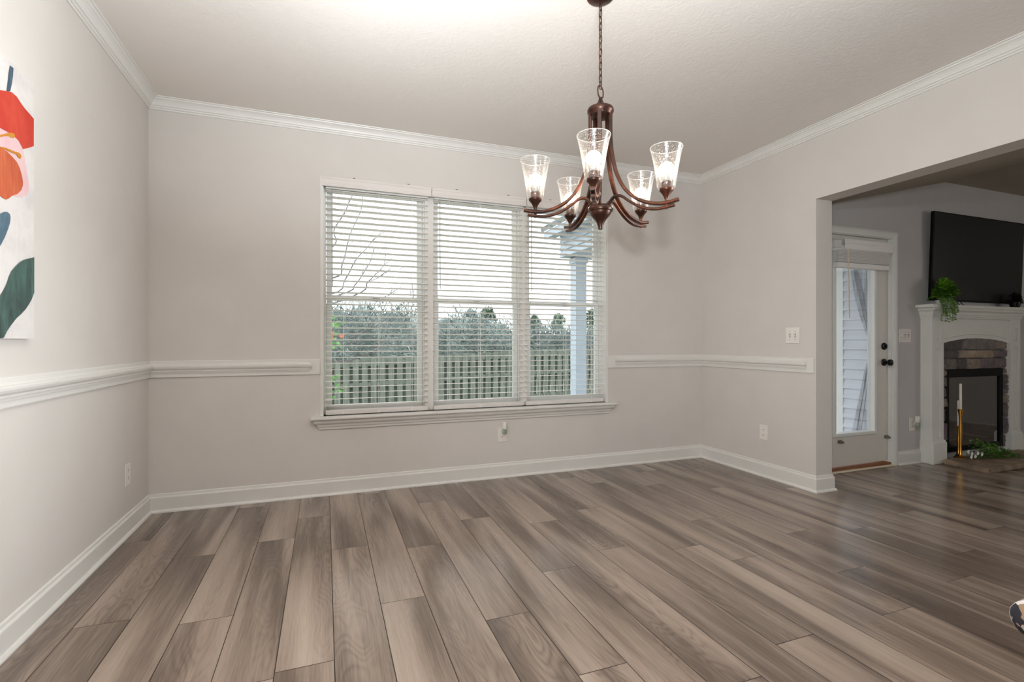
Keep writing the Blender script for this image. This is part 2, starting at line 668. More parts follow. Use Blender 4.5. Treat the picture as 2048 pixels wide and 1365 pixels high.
mb = MB()
mb.box(XL - .15, YB, 0, WX0, YB + .15, H)
mb.box(WX1, YB, 0, XR2, YB + .15, H)
mb.box(WX0, YB, 0, WX1, YB + .15, WZ0)
mb.box(WX0, YB, WZ1, WX1, YB + .15, H)
struct('wall_back', mb, M['wall'], 'greige painted dining room wall holding the triple window', 'wall')
mb = MB().box(XL - .15, YR, 0, XL, YB, H)
struct('wall_left', mb, M['wall'], 'brightly lit greige wall carrying the flower canvas', 'wall')
mb = MB()
mb.box(XR, YP, 0, XR2, YB, H)
mb.box(XR, -1.6, HZ, XR2, YP, H)
mb.box(XR, YR, 0, XR2, -1.6, H)
struct('wall_right', mb, M['wall'], 'greige wall with wide opening and header towards the living room', 'wall')
mb = MB().box(XL - .15, YR - .15, 0, XE, YR, 3.0)
struct('wall_rear', mb, M['wall'], 'greige wall closing the rooms opposite the window', 'wall')
mb = MB().box(XL - .15, YR, H, XR2, YB + .15, H + .1)
struct('ceiling', mb, M['ceiling'], 'off-white stomp textured dining room ceiling', 'ceiling')

# living room: door wall with a door opening, sloped ceiling rising to a flat one
DX0, DX1, DZ = 3.945, 4.757, 2.03
mb = MB()
mb.box(XR2, YL, 0, DX0 - .02, YL + .15, 2.9)
mb.box(DX0 - .02, YL, DZ + .02, DX1 + .02, YL + .15, 2.9)
mb.box(DX1 + .02, YL, 0, XE, YL + .15, 2.9)
struct('wall_living', mb, M['living_wall'], 'shaded grey living room wall behind television and mantel', 'wall')
mb = MB().box(XE, YR, 0, XE + .15, YL + .15, 2.9)
struct('wall_far', mb, M['living_wall'], 'grey living room wall beyond the frame', 'wall')
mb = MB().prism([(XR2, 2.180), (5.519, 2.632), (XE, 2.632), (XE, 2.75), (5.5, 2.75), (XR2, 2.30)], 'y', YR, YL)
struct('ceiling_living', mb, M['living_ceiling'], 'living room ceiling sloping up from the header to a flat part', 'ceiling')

# floor: individual boards in one surface
PW = .1905
X0 = .031
joints_px = [(275, 1084), (392, 1114), (203, 1249), (412, 1241), (559, 1080), (635, 1034), (706, 1095), (609, 1334), (811, 1200),
             (857, 1091), (875, 1003), (961, 1036), (1002, 1236), (751, 987), (1130, 1137), (1213, 1337), (1236, 1095), (1189, 1016),
             (1106, 1042), (1389, 1092), (1318, 969), (1424, 1036), (1451, 974), (1504, 1114), (1599, 1277), (1511, 1357), (1612, 1061),
             (1713, 1137), (1731, 1055), (1931, 1155), (1944, 1102), (1826, 1022), (1384, 930), (1956, 987)]
joints = {}
for px, py in joints_px:
    p = on_z(px, py, 0)
    joints.setdefault(math.floor((p.x - X0) / PW), []).append(p.y)
bm = bmesh.new()
tone_l = bm.faces.layers.float.new('tone')


def fq(x0, y0, x1, y1, z, mi, tn):
    f = bm.faces.new([bm.verts.new(p) for p in ((x0, y0, z), (x1, y0, z), (x1, y1, z), (x0, y1, z))])
    f.material_index = mi
    f[tone_l] = tn


k0, k1 = math.floor((XL - X0) / PW), math.ceil((XE - X0) / PW)
rf = random.Random(11)
G = .0014
for k in range(k0, k1):
    xa, xb = max(X0 + k * PW, XL), min(X0 + (k + 1) * PW, XE)
    yend = YB if xa < XR2 - .1 else YL + .02
    js = sorted(joints.get(k, []))
    if js:
        y = js[-1] + 1.45
        while y < yend:
            js.append(y)
            y += 1.45
        y = js[0] - rf.uniform(1.1, 1.45)
    else:
        y = yend - rf.uniform(.1, 1.4)
    while y > YR:
        js.insert(0, y)
        y -= 1.45
    ys = [YR] + [j for j in sorted(js) if YR < j < yend - .03] + [yend]
    for ya, yb in zip(ys[:-1], ys[1:]):
        fq(xa + G, ya + G, xb - G, yb - G, 0, 0, rf.random())
fq(XL, YR, XR2, YB, -.002, 1, .5)
fq(XR2, YR, XE, YL + .02, -.002, 1, .5)
me = bpy.data.meshes.new('floor')
bm.to_mesh(me)
bm.free()
me.materials.append(M['plank'])
me.materials.append(M['groove'])
fl = bpy.data.objects.new('floor', me)
COL.objects.link(fl)
tag(fl, 'grey-brown oak look plank floor running through both rooms', 'floor', kind='structure')

# ------------------------------------------------------------------ mouldings
crown = [(0, -.072), (.007, -.072), (.009, -.062), (.015, -.060), (.017, -.050), (.024, -.048), (.027, -.038), (.034, -.026), (.044, -.017),
         (.052, -.013), (.054, -.006), (.064, -.005), (.066, 0), (0, 0)]


def poly_left(p, z0):
    return [(XL + a, z0 + b) for a, b in p]


def poly_right(p, z0):
    return [(XR - a, z0 + b) for a, b in p]


def poly_back(p, z0):
    return [(YB - a, z0 + b) for a, b in p]


tl = lambda p, q: -(p - XL)
tr_ = lambda p, q: -(XR - p)
bl = lambda p, q: (YB - p)
br = lambda p, q: -(YB - p)
struct('trim_1', MB().prism(poly_left(crown, H), 'y', YR, YB, None, tl), M['trim'], 'white crown moulding along the left wall', 'crown moulding')
struct('trim_2', MB().prism(poly_back(crown, H), 'x', XL, XR, bl, br), M['trim'], 'white crown moulding above the triple window', 'crown moulding')
struct('trim_3', MB().prism(poly_right(crown, H), 'y', YR, YB, None, tr_), M['trim'], 'white crown moulding along the header wall', 'crown moulding')

base = [(0, 0), (.026, 0), (.026, .007), (.021, .016), (.014, .019), (.014, .096), (.012, .101), (.008, .105), (.006, .118), (0, .122)]
struct('baseboard_left', MB().prism(poly_left(base, 0), 'y', YR, YB, None, tl), M['trim'], 'white baseboard along the left wall', 'baseboard')
struct('baseboard_back', MB().prism(poly_back(base, 0), 'x', XL, XR, bl, br), M['trim'], 'white baseboard below the triple window', 'baseboard')
mb = MB().prism(poly_right(base, 0), 'y', YP, YB, tr_, tr_)
mb.prism([(YP - a, b) for a, b in base], 'x', XR, XR2, lambda p, q: -(YP - p), lambda p, q: (YP - p))
mb.prism([(XR2 + a, b) for a, b in base], 'y', YP, YL, lambda p, q: -(p - XR2), None)
struct('baseboard_right', mb, M['trim'], 'white baseboard wrapping around the end of the right wall', 'baseboard')
mb = MB()
lb = [(YL - a, b) for a, b in base]
mb.prism(lb, 'x', DX1 + .075, 5.158)
mb.prism(lb, 'x', 6.544, XE)
struct('baseboard_living', mb, M['trim'], 'white baseboard between patio door and mantel', 'baseboard')
struct('baseboard_rear', MB().prism([(YR + a, b) for a, b in base], 'x', XL, XE), M['trim'], 'white baseboard at the foot of the rear wall', 'baseboard')

board = [(0, 0), (.009, 0), (.010, .004), (.010, .106), (.007, .110), (0, .110)]
nose = [(.010, .026), (.015, .026), (.017, .036), (.021, .038), (.022, .048), (.030, .056), (.034, .066), (.034, .074), (.026, .080),
        (.018, .082), (.012, .090), (.010, .090)]
RZ = .880
mb = MB().prism(poly_left(board, RZ), 'y', YR, YB, None, tl)
mb.prism(poly_left(nose, RZ), 'y', YR, YB, None, tl)
struct('trim_4', mb, M['trim'], 'white chair rail along the left wall under the flower canvas', 'chair rail')
mb = MB().prism(poly_back(board, RZ), 'x', XL, WX0 - .022, bl, None)
mb.prism(poly_back(nose, RZ), 'x', XL, WX0 - .075, bl, lambda p, q: (YB - p - .034))
struct('trim_5', mb, M['trim'], 'white chair rail between the left corner and the window', 'chair rail')
mb = MB().prism(poly_back(board, RZ), 'x', WX1 + .020, XR, None, br)
mb.prism(poly_back(nose, RZ), 'x', WX1 + .075, XR, lambda p, q: -(YB - p - .034), br)
struct('trim_6', mb, M['trim'], 'white chair rail between the window and the right corner', 'chair rail')
mb = MB().prism(poly_right(board, RZ), 'y', YP + .012, YB, None, tr_)
mb.prism(poly_right(nose, RZ), 'y', YP + .06, YB, lambda p, q: -(XR - p - .034), tr_)
struct('trim_7', mb, M['trim'], 'white chair rail on the right wall ending beside the opening', 'chair rail')

# window jamb lining, stool and apron
mb = MB()
mb.box(WX0 - .020, YB - .006, WZ0, WX0 + .002, YB + .149, WZ1 + .01)
mb.box(WX1 - .002, YB - .006, WZ0, WX1 + .020, YB + .149, WZ1 + .01)
mb.box(WX0, YB + .001, WZ1 - .004, WX1, YB + .149, WZ1 + .004)
struct('trim_8', mb, M['trim'], 'thin white jamb lining around the triple window', 'window jamb')
mb = MB()
mb.rbox(-.095, YB - .070, WZ0 - .020, 2.425, YB + .15, WZ0, .006, 3)
ap = [(0, -.075), (.012, -.075), (.014, -.060), (.022, -.054), (.026, -.040), (.040, -.030), (.046, -.020), (.046, 0), (0, 0)]
mb.prism([(YB - a, WZ0 - .020 + b) for a, b in ap], 'x', -.075, 2.405, lambda p, q: (.046 - (YB - p)), lambda p, q: -(.046 - (YB - p)))
struct('trim_9', mb, M['trim'], 'white window stool and moulded apron below the blinds', 'window sill')

# ------------------------------------------------------------------ windows (three double-hung units)
WY = 3.965
units = [(0.0, .735), (.805, 1.545), (1.605, 2.335)]
mb = MB()
for a, b in ((.735, .805), (1.545, 1.605)):
    mb.box(a, YB + .055, WZ0, b, YB + .15, WZ1)
struct('trim_10', mb, M['trim'], 'two white mullion posts between the window units', 'mullion')
win_lab = ['double-hung window nearest the left wall, bare branches outside', 'middle double-hung window of the triple window',
           'double-hung window nearest the right wall, porch column outside']
for i, (a, b) in enumerate(units):
    root = thing('window_%d' % (i + 1), ((a + b) / 2, WY, WZ0), win_lab[i], 'window', kind='structure')
    mb = MB()
    mb.box(a - .012, WY - .02, WZ0, a + .008, WY + .035, WZ1)
    mb.box(b - .008, WY - .02, WZ0, b + .012, WY + .035, WZ1)
    mb.box(a + .008, WY - .02, WZ1 - .03, b - .008, WY + .035, WZ1)
    mb.box(a + .008, WY - .02, WZ0, b - .008, WY + .035, WZ0 + .025)
    make('window_frame', mb, M['vinyl'], root)
    # lower sash
    mb = MB()
    s0, s1, z0, z1 = a + .010, b - .010, WZ0 + .025, 1.463
    mb.rbox(s0, WY - .015, z0, s0 + .040, WY + .010, z1, .003)
    mb.rbox(s1 - .040, WY - .015, z0, s1, WY + .010, z1, .003)
    mb.rbox(s0 + .038, WY - .015, z0, s1 - .038, WY + .010, z0 + .042, .003)
    mb.rbox(s0 + .038, WY - .018, z1 - .040, s1 - .038, WY + .010, z1, .003)
    sash = make('lower_sash', mb, M['vinyl'], root)
    make('glass_pane', MB().box(s0 + .036, WY - .004, z0 + .040, s1 - .036, WY + .000, z1 - .038), M['glass'], sash)
    mb = MB().rbox((a + b) / 2 - .028, WY - .030, z1 - .030, (a + b) / 2 + .028, WY - .017, z1 - .016, .003)
    mb.rbox((a + b) / 2 - .004, WY - .036, z1 - .028, (a + b) / 2 + .022, WY - .028, z1 - .018, .003)
    tag(make('sash_lock', mb, M['lock'], sash), 'dark bronze sash lock')
    mb = MB()
    z0, z1 = 1.430, WZ1 - .03
    mb.rbox(s0, WY + .011, z0, s0 + .040, WY + .033, z1, .003)
    mb.rbox(s1 - .040, WY + .011, z0, s1, WY + .033, z1, .003)
    mb.rbox(s0 + .038, WY + .011, z0, s1 - .038, WY + .033, z0 + .036, .003)
    mb.rbox(s0 + .038, WY + .011, z1 - .036, s1 - .038, WY + .033, z1, .003)
    sash = make('upper_sash', mb, M['vinyl'], root)
    make('glass_pane', MB().box(s0 + .036, WY + .020, z0 + .034, s1 - .036, WY + .024, z1 - .034), M['glass'], sash)

# ------------------------------------------------------------------ blinds
blind_lab = ['white slatted blind nearest the left wall, bare branches showing through', 'middle white slatted blind of the triple window',
             'white slatted blind nearest the right wall, porch column showing through']
vals = [(-.022, .774), (.779, 1.572), (1.577, 2.350)]
slats = [(.004, .756), (.800, 1.556), (1.580, 2.330)]
BY = 3.898
for i in range(3):
    (v0, v1), (s0, s1) = vals[i], slats[i]
    root = thing('window_blind', ((s0 + s1) / 2, BY, .585), blind_lab[i], 'blind', 'blinds of the triple window')
    # headrail and valance with returns
    make('headrail', MB().box(s0, BY - .028, 2.235, s1, BY + .028, 2.292), M['vinyl'], root)
    vp = [(0, 0), (-.007, .002), (-.010, .010), (-.010, .020), (-.007, .024), (-.007, .052), (-.010, .056), (-.010, .066), (-.006, .075), (0, .075)]
    mb = MB().prism([(YB - .006 + p, 2.243 + q) for p, q in vp], 'x', v0, v1)
    if i == 0:
        mb.box(v0, YB - .006, 2.243, v0 + .008, YB - .001, 2.318)
    val = make('valance', mb, M['valance'], root)
    for fx in (.28, .78) if i != 1 else (.25, .8):
        x = v0 + (v1 - v0) * fx
        make('valance_clip', MB().box(x - .008, YB - .014, 2.317, x + .008, YB - .001, 2.322), M['clip'], val)
    # slats
    ztop, zbot, n = 2.222, .646, 37
    mb = MB()
    tilt = math.radians(-5.5)
    for k in range(n):
        z = zbot + (ztop - zbot) * k / (n - 1)
        dz = .025 * math.sin(tilt)
        sag = random.uniform(-.0006, .0006)
        ys = [(-.0250, -dz - .0005), (-.0125, -dz * .5 + .0010), (0, .0015), (.0125, dz * .5 + .0010), (.0250, dz - .0005)]
        poly = [(BY + p, z + q + sag) for p, q in ys] + [(BY + p, z + q + sag + .0028) for p, q in ys[::-1]]
        mb.prism(poly, 'x', s0, s1)
    make('slats', mb, M['blind'], root)
    zb = .577
    make('bottom_rail', MB().rbox(s0, BY - .027, zb, s1, BY + .027, zb + .033, .004), M['valance'], root)
    xs = [s0 + .125, (s0 + s1) / 2, s1 - .125]
    for x in xs:
        mb = MB()
        for dy in (-.0275, .0275):
            mb.box(x - .0008, BY + dy - .0006, zb + .02, x + .0008, BY + dy + .0006, 2.24)
        mb.box(x + .010, BY - .0006, zb + .02, x + .0112, BY + .0006, 2.24)
        mb.box(x - .005, BY - .031, zb + .004, x + .005, BY - .027, zb + .016)
        make('ladder_cord', mb, M['cord'], root)
    wx = s0 + .045
    mb = MB().tube([(wx, BY - .042, 2.235), (wx, BY - .040, 1.9), (wx + .002, BY - .040, 1.52 + .01 * i)], .0035, 6)
    tag(make('tilt_wand', mb, M['wand'], root), 'grey hanging tilt wand')

# ------------------------------------------------------------------ chandelier
CX, CY = 1.182, 1.992
root = thing('chandelier', (CX, CY, H), 'five-armed bronze chandelier with seeded glass shades hanging on a chain', 'chandelier')
make('canopy', MB().lathe([(0, -.023), (.020, -.022), (.034, -.015), (.056, -.009), (.062, -.004), (.062, -.0005), (0, -.0005)], CX, CY, H, 32), M['bronze'], root, True)
# chain
mb = MB()
z = H - .022
zt = 2.288
LNK = .030
k = 0
mb.torus((CX, CY, z - .006), .009, .0022, (1, 0, 0), (0, 0, 1), 16, 6)
z -= .018
while z - LNK * .5 > zt - .006:
    a = (k % 2) * PI / 2 + .35
    ax = (math.cos(a), math.sin(a), 0)
    mb.torus((CX, CY, z - .008), .0075, .0021, ax, (0, 0, 1), 14, 6, stretch=.0105)
    z -= LNK
    k += 1
pts = [(CX + .003 * math.sin(q * 2.1), CY + .003 * math.cos(q * 2.1), zt + (H - .03 - zt) * q / 24) for q in range(25)]
make('chain', mb, M['bronze'], root, True)
make('power_cord', MB().tube(pts, .0016, 6), M['bronze'], root, True)
make('hanging_loop', MB().torus((CX, CY, 2.262), .024, .0033, (math.cos(.5), math.sin(.5), 0), (0, 0, 1), 24, 8, stretch=.004), M['bronze'], root, True)
cap = [(0, 2.238), (.007, 2.237), (.009, 2.226), (.014, 2.214), (.024, 2.202), (.034, 2.194), (.040, 2.190), (.056, 2.186), (.060, 2.178),
       (.060, 2.168), (.055, 2.162), (.052, 2.150), (.020, 2.148), (.012, 2.140), (0, 2.140)]
make('top_cap', MB().lathe(cap, CX, CY, 0, 36), M['bronze'], root, True)
make('center_stem', MB().lathe([(0, 2.145), (.0065, 2.145), (.0065, 1.735), (0, 1.735)], CX, CY, 0, 16), M['bronze'], root, True)
cup = [(0, 1.742), (.030, 1.742), (.050, 1.738), (.056, 1.732), (.058, 1.722), (.055, 1.714), (.049, 1.712), (.049, 1.706), (.040, 1.692), (.028, 1.678),
       (.018, 1.664), (.013, 1.650), (.011, 1.640), (.010, 1.632), (0, 1.631)]
make('lower_cup', MB().lathe(cup, CX, CY, 0, 36), M['bronze'], root, True)


def spline(pts, n=8):
    out = []
    P = [Vector(p) for p in pts]
    P = [P[0] * 2 - P[1]] + P + [P[-1] * 2 - P[-2]]
    for i in range(1, len(P) - 2):
        for k in range(n):
            s = k / n
            a, b, c, d = P[i - 1], P[i], P[i + 1], P[i + 2]
            out.append(.5 * ((2 * b) + (c - a) * s + (2 * a - 5 * b + 4 * c - d) * s * s + (3 * b - a - 3 * c + d) * s ** 3))
    out.append(P[-2])
    return out


up_prof = [(.048, 2.165), (.048, 2.08), (.050, 2.02), (.058, 1.955), (.076, 1.88), (.108, 1.812), (.150, 1.763), (.200, 1.730), (.255, 1.712), (.305, 1.708), (.352, 1.716)]
lo_prof = [(.040, 1.735), (.048, 1.752), (.062, 1.768), (.082, 1.774), (.105, 1.766), (.140, 1.738), (.180, 1.712), (.225, 1.694), (.270, 1.688), (.335, 1.694)]
RA = .300
for k in range(5):
    ang = math.radians(18.2 + 72 * k)
    dx, dy = math.cos(ang), math.sin(ang)
    sdir = (-dy, dx, 0)

    def R(r, z):
        return (CX + dx * r, CY + dy * r, z)
    mb = MB()
    for prof, hw, ht in ((up_prof, .0105, .0072), (lo_prof, .0085, .0058)):
        pts = spline([(r, z, 0) for r, z in prof], 6)
        P3 = [Vector(R(p.x, p.y)) for p in pts]
        # flat bar section, wide side across the arm
        rings = []
        for i, p in enumerate(P3):
            tt = (P3[min(i + 1, len(P3) - 1)] - P3[max(i - 1, 0)]).normalized()
            sd = Vector(sdir)
            nn = tt.cross(sd).normalized()
            sec = [(hw, ht * .5), (hw * .7, ht), (-hw * .7, ht), (-hw, ht * .5), (-hw, -ht * .5), (-hw * .7, -ht), (hw * .7, -ht), (hw, -ht * .5)]
            rings.append([mb.bm.verts.new(p + sd * a + nn * b) for a, b in sec])
        for A, B in zip(rings[:-1], rings[1:]):
            for i in range(8):
                j = (i + 1) % 8
                mb.bm.faces.new((A[i], A[j], B[j], B[i]))
        mb.bm.faces.new(rings[0][::-1])
        mb.bm.faces.new(rings[-1])
    arm = make('arm', mb, M['bronze'], root, True)
    px, py, _ = R(RA, 0)
    cupp = [(0, 1.682), (.0055, 1.682), (.0065, 1.700), (.0065, 1.722), (.009, 1.729), (.013, 1.738), (.019, 1.748), (.027, 1.757), (.030, 1.762), (.030, 1.768),
            (.027, 1.770), (0, 1.770)]
    make('candle_cup', MB().lathe(cupp, px, py, 0, 28), M['bronze'], arm, True)
    make('socket', MB().lathe([(0, 1.768), (.0205, 1.768), (.0205, 1.797), (.018, 1.799), (0, 1.799)], px, py, 0, 24), M['bronze_inner'], arm, True)
    sh_o = [(.022, 1.7695), (.034, 1.7695), (.0375, 1.774), (.039, 1.785), (.0425, 1.815), (.048, 1.850), (.0545, 1.885), (.0615, 1.918), (.0680, 1.943)]
    sh_i = [(r - .0022, z + .001) for r, z in sh_o[::-1]]
    sh_i[0] = (.0662, 1.9435)
    shade = make('glass_shade', MB().lathe(sh_o + sh_i, px, py, 0, 40), M['seeded'], arm, True, 60)
    make('shade_rim', MB().torus((px, py, 1.9435), .0671, .0013, (1, 0, 0), (0, 1, 0), 40, 6), M['lip'], arm, True)
    cup_b = [(0, 1.799), (.0150, 1.799), (.0205, 1.806), (.0225, 1.818), (.0225, 1.832), (0, 1.832)]
    make('bulb_collar', MB().lathe(cup_b, px, py, 0, 24), M['bulb_collar'], arm, True)
    g = [(.0222, 1.832)]
    for q in range(0, 11):
        a = -PI / 2 + .72 + (PI - .72) * q / 10
        g.append((.0315 * math.cos(a), 1.850 + .0315 * math.sin(a)))
    g[-1] = (0, 1.8815)
    make('light_bulb', MB().lathe(g, px, py, 0, 24), M['bulb'], arm, True)

# ------------------------------------------------------------------ flower canvas on the left wall
AX = XL + .024
pr = on_x(68, 165, AX)
pb = on_x(68, 678, AX)
cy1, cz1, cz0 = pr.y, pr.z, pb.z
cy0 = cy1 - .80
root = thing('canvas_print', (XL, (cy0 + cy1) / 2, cz0), 'tall canvas print of a red and pink flower with dark leaves', 'picture')
t = NT('canvas_white')
f = t.noise(7, 6, .6, sc=(1, 1, 1.6))
g2 = t.noise(60, 3, .6, sc=(1, 1, .3))
mixv = t.math('MULTIPLY_ADD', t.math('SUBTRACT', g2, .5), .35, f)
t.set(t.ramp(mixv, [(.32, srgb(203, 196, 194)), (.55, srgb(214, 208, 204))]), .85, 0, .2)
M['canvas'] = t.m
make('canvas', MB().box(XL + .001, cy0, cz0, AX, cy1, cz1), M['canvas'], root)


def paint(name, c1, c2, sc=(1, 1, .5), c3=None):
    c1, c2, c3 = [None if c is None else tuple(v * .76 for v in c[:3]) + (1,) for c in (c1, c2, c3)]
    t = NT(name)
    f = t.noise(9, 6, .62, sc=sc, distortion=.8)
    st = [(.32, c1), (.62, c2)]
    if c3:
        st.append((.78, c3))
    t.set(t.ramp(f, st), .8, 0, .25)
    return t.m


shapes = [
    ('flower_stem', paint('slate_paint', srgb(62, 82, 96), srgb(88, 108, 122)), 100,
     [(88, 138), (122, 165), (118, 235), (108, 305), (92, 378), (56, 378), (68, 300), (76, 210)]),
    ('pink_petal', paint('pink_paint', srgb(244, 196, 200), srgb(250, 216, 216)), 100,
     [(-60, 690), (0, 705), (90, 755), (150, 805), (190, 865), (215, 940), (228, 1010), (240, 1100), (255, 1180), (264, 1230), (258, 1290), (235, 1322), (200, 1340),
      (150, 1338), (90, 1320), (20, 1200), (-60, 1000)]),
    ('red_petal', paint('red_paint', srgb(206, 62, 48), srgb(226, 86, 66), c3=srgb(240, 140, 112)), 100,
     [(-150, 420), (-90, 372), (-20, 362), (50, 372), (105, 385), (150, 425), (185, 480), (225, 535), (270, 585), (305, 628), (305, 875), (255, 892), (205, 902), (188, 868),
      (165, 825), (135, 795), (90, 762), (45, 735), (0, 712), (-60, 695), (-120, 640)]),
    ('orange_petal', paint('orange_paint', srgb(196, 84, 58), srgb(218, 112, 74), (1, 3, .5), srgb(236, 150, 104)), 100,
     [(-120, 960), (-60, 880), (0, 888), (60, 925), (110, 975), (150, 1020), (175, 1075), (192, 1135), (205, 1195), (204, 1235), (190, 1275), (155, 1310), (105, 1328),
      (75, 1352), (50, 1362), (25, 1350), (0, 1332), (-60, 1300), (-110, 1180)]),
    ('stamen', paint('ochre_paint', srgb(214, 138, 46), srgb(228, 158, 62)), 100,
     [(-20, 775), (20, 768), (60, 758), (85, 752), (120, 758), (132, 780), (122, 800), (100, 800), (75, 784), (40, 784), (0, 792), (-20, 796)]),
    ('stamen', paint('amber_paint', srgb(206, 128, 44), srgb(222, 148, 56)), 100,
     [(-10, 878), (40, 888), (90, 908), (130, 926), (160, 932), (182, 950), (188, 975), (178, 990), (158, 978), (145, 952), (100, 935), (50, 912), (-10, 892)]),
    ('blue_leaf', paint('blue_slate_paint', srgb(76, 100, 118), srgb(112, 136, 150)), 400,
     [(-40, 150), (0, 122), (30, 108), (60, 110), (82, 130), (88, 160), (82, 210), (65, 265), (40, 330), (0, 408), (-50, 470), (-80, 300)]),
    ('green_leaf', paint('green_paint', srgb(66, 78, 74), srgb(86, 116, 108), (1, 2, .5), srgb(110, 146, 136)), 400,
     [(303, 522), (255, 534), (210, 545), (175, 566), (135, 605), (98, 648), (78, 690), (65, 735), (45, 785), (15, 840), (-10, 880), (-60, 1000), (-80, 1150), (-30, 1290), (5, 1275),
      (25, 1255), (55, 1195), (85, 1150), (140, 1078), (185, 1038), (225, 995), (258, 945), (280, 905), (303, 845)]),
]
for i, (nm, mt, y0, pl) in enumerate(shapes):
    xx = AX + .0004 * (i + 1)
    pts = []
    for zx, zy in pl:
        p = on_x(max(zx / 4.55, -60), y0 + zy / 4.55, AX)
        yy = min(p.y, cy1 - .0005)
        pts.append((xx, yy, min(max(p.z, cz0 + .001), cz1 - .0005)))
    mb = MB()
    f = mb.poly(pts)
    bmesh.ops.triangulate(mb.bm, faces=[f])
    make(nm, mb, mt, root)

# ------------------------------------------------------------------ switches and outlets


def outlet(name, c, n, label, cat, gang=1, kinds=('outlet',), z=True):
    """plate on a wall: c centre on the wall, n = wall normal axis: 'x+', 'x-', 'y-'."""
    root = thing(name, c, label, cat)

    def put(mb_fn, nm, mat, parent=root, **kw):
        mb = MB()
        mb_fn(mb)
        for v in mb.bm.verts:
            a, b, d = v.co      # a along the wall, b up, d out of the wall
            if n == 'y-':
                v.co = Vector((c[0] + a, c[1] - d, c[2] + b))
            elif n == 'x-':
                v.co = Vector((c[0] - d, c[1] - a, c[2] + b))
            else:
                v.co = Vector((c[0] + d, c[1] + a, c[2] + b))
        return make(nm, mb, mat, parent, **kw)
    W = {1: .078, 2: .120, 3: .165}[gang]
    put(lambda m: m.rbox(-W / 2, -.062, 0, W / 2, .062, .006, .003, 2), 'plate', M['plate'])
    for i, kd in enumerate(kinds):
        a0 = (i - (gang - 1) / 2) * .046
        if kd == 'outlet':
            for s in (.021, -.021):
                r = put(lambda m: m.rbox(a0 - .017, s - .014, .005, a0 + .017, s + .014, .0075, .006, 3), 'receptacle', M['plate'])
                def slots(m):
                    m.box(a0 - .0075, s - .001, .0072, a0 - .0048, s + .009, .0078)
                    m.box(a0 + .0048, s - .001, .0072, a0 + .0075, s + .009, .0078)
                    m.disc_stack((a0, s - .0075, .0070), (0, 0, 1), [(0, 0), (.0028, 0), (.0028, .0008), (0, .0008)], 10)
                put(slots, 'slot', M['slot'], r)
            put(lambda m: m.disc_stack((a0, 0, .0055), (0, 0, 1), [(0, 0), (.003, 0), (.003, .0012), (0, .0016)], 10), 'screw', M['plate'])
        elif kd == 'toggle':
            put(lambda m: m.prism([(-.012, .005), (.002, .006), (.013, .016), (.010, .020), (-.004, .010)], 'x', a0 - .005, a0 + .005), 'toggle', M['plate'])
            put(lambda m: m.box(a0 - .006, -.014, .0055, a0 + .006, .014, .0066), 'toggle_slot', M['slot'])
            for s in (.032, -.032):
                put(lambda m: m.disc_stack((a0, s, .0055), (0, 0, 1), [(0, 0), (.003, 0), (.003, .0012), (0, .0016)], 10), 'screw', M['clip'])
        elif kd == 'dimmer':
            put(lambda m: m.disc_stack((a0, -.004, .0055), (0, 0, 1), [(0, 0), (.014, 0), (.013, .014), (.011, .016), (0, .016)], 20), 'dimmer_knob', M['plate'])
    return root, put


outlet('wall_outlet', (XL, 3.480, .347), 'x+', 'white outlet low on the left wall near the corner', 'outlet')
outlet('wall_outlet', (XR, 3.118, .363), 'x-', 'white outlet low on the right wall under the chair rail', 'outlet')
outlet('light_switch', (XR, 2.846, 1.163), 'x-', 'two-gang white switch plate above the right chair rail end', 'switch', 2, ('toggle', 'toggle'))
oc = on_y(1004, 869, YB)
outlet('wall_outlet', tuple(oc), 'y-', 'white outlet under the window sill holding an air freshener', 'outlet')


def freshener(loc, nd, label, k=1.0):
    r = thing('air_freshener', loc, label, 'air freshener')
    x, y, z = loc
    mb = MB()
    mb.lathe([(0, .040), (.017, .040), (.019, .048), (.0195, .085), (.017, .093), (.012, .097), (0, .098)], x, y - .030, z - .012, 20)
    mb.rbox(x - .013, y - .028, z + .002, x + .013, y - .008, z + .042, .004)
    make('diffuser_body', mb, M['plate'], r, True)
    mb = MB().lathe([(0, -.002), (.013, -.002), (.017, .004), (.0185, .020), (.017, .036), (.011, .041), (0, .041)], x, y - .030, z - .012, 20)
    tag(make('oil_bottle', mb, M['seed_clear'], r, True), 'greenish clear oil bottle')
    return r


freshener((oc.x + .012, YB, oc.z + .020), 0, 'plug-in air freshener in the outlet below the window sill')
outlet('light_switch', (4.934, YL, 1.168), 'y-', 'white switch plate with dimmer knob between patio door and mantel', 'switch', 3, ('dimmer', 'toggle', 'toggle'))
lo = on_y(1823, 849, YL)
outlet('wall_outlet', tuple(lo), 'y-', 'white outlet low between patio door and mantel', 'outlet')
freshener((lo.x + .03, YL, lo.z - .008), 0, 'plug-in air freshener low beside the white mantel')

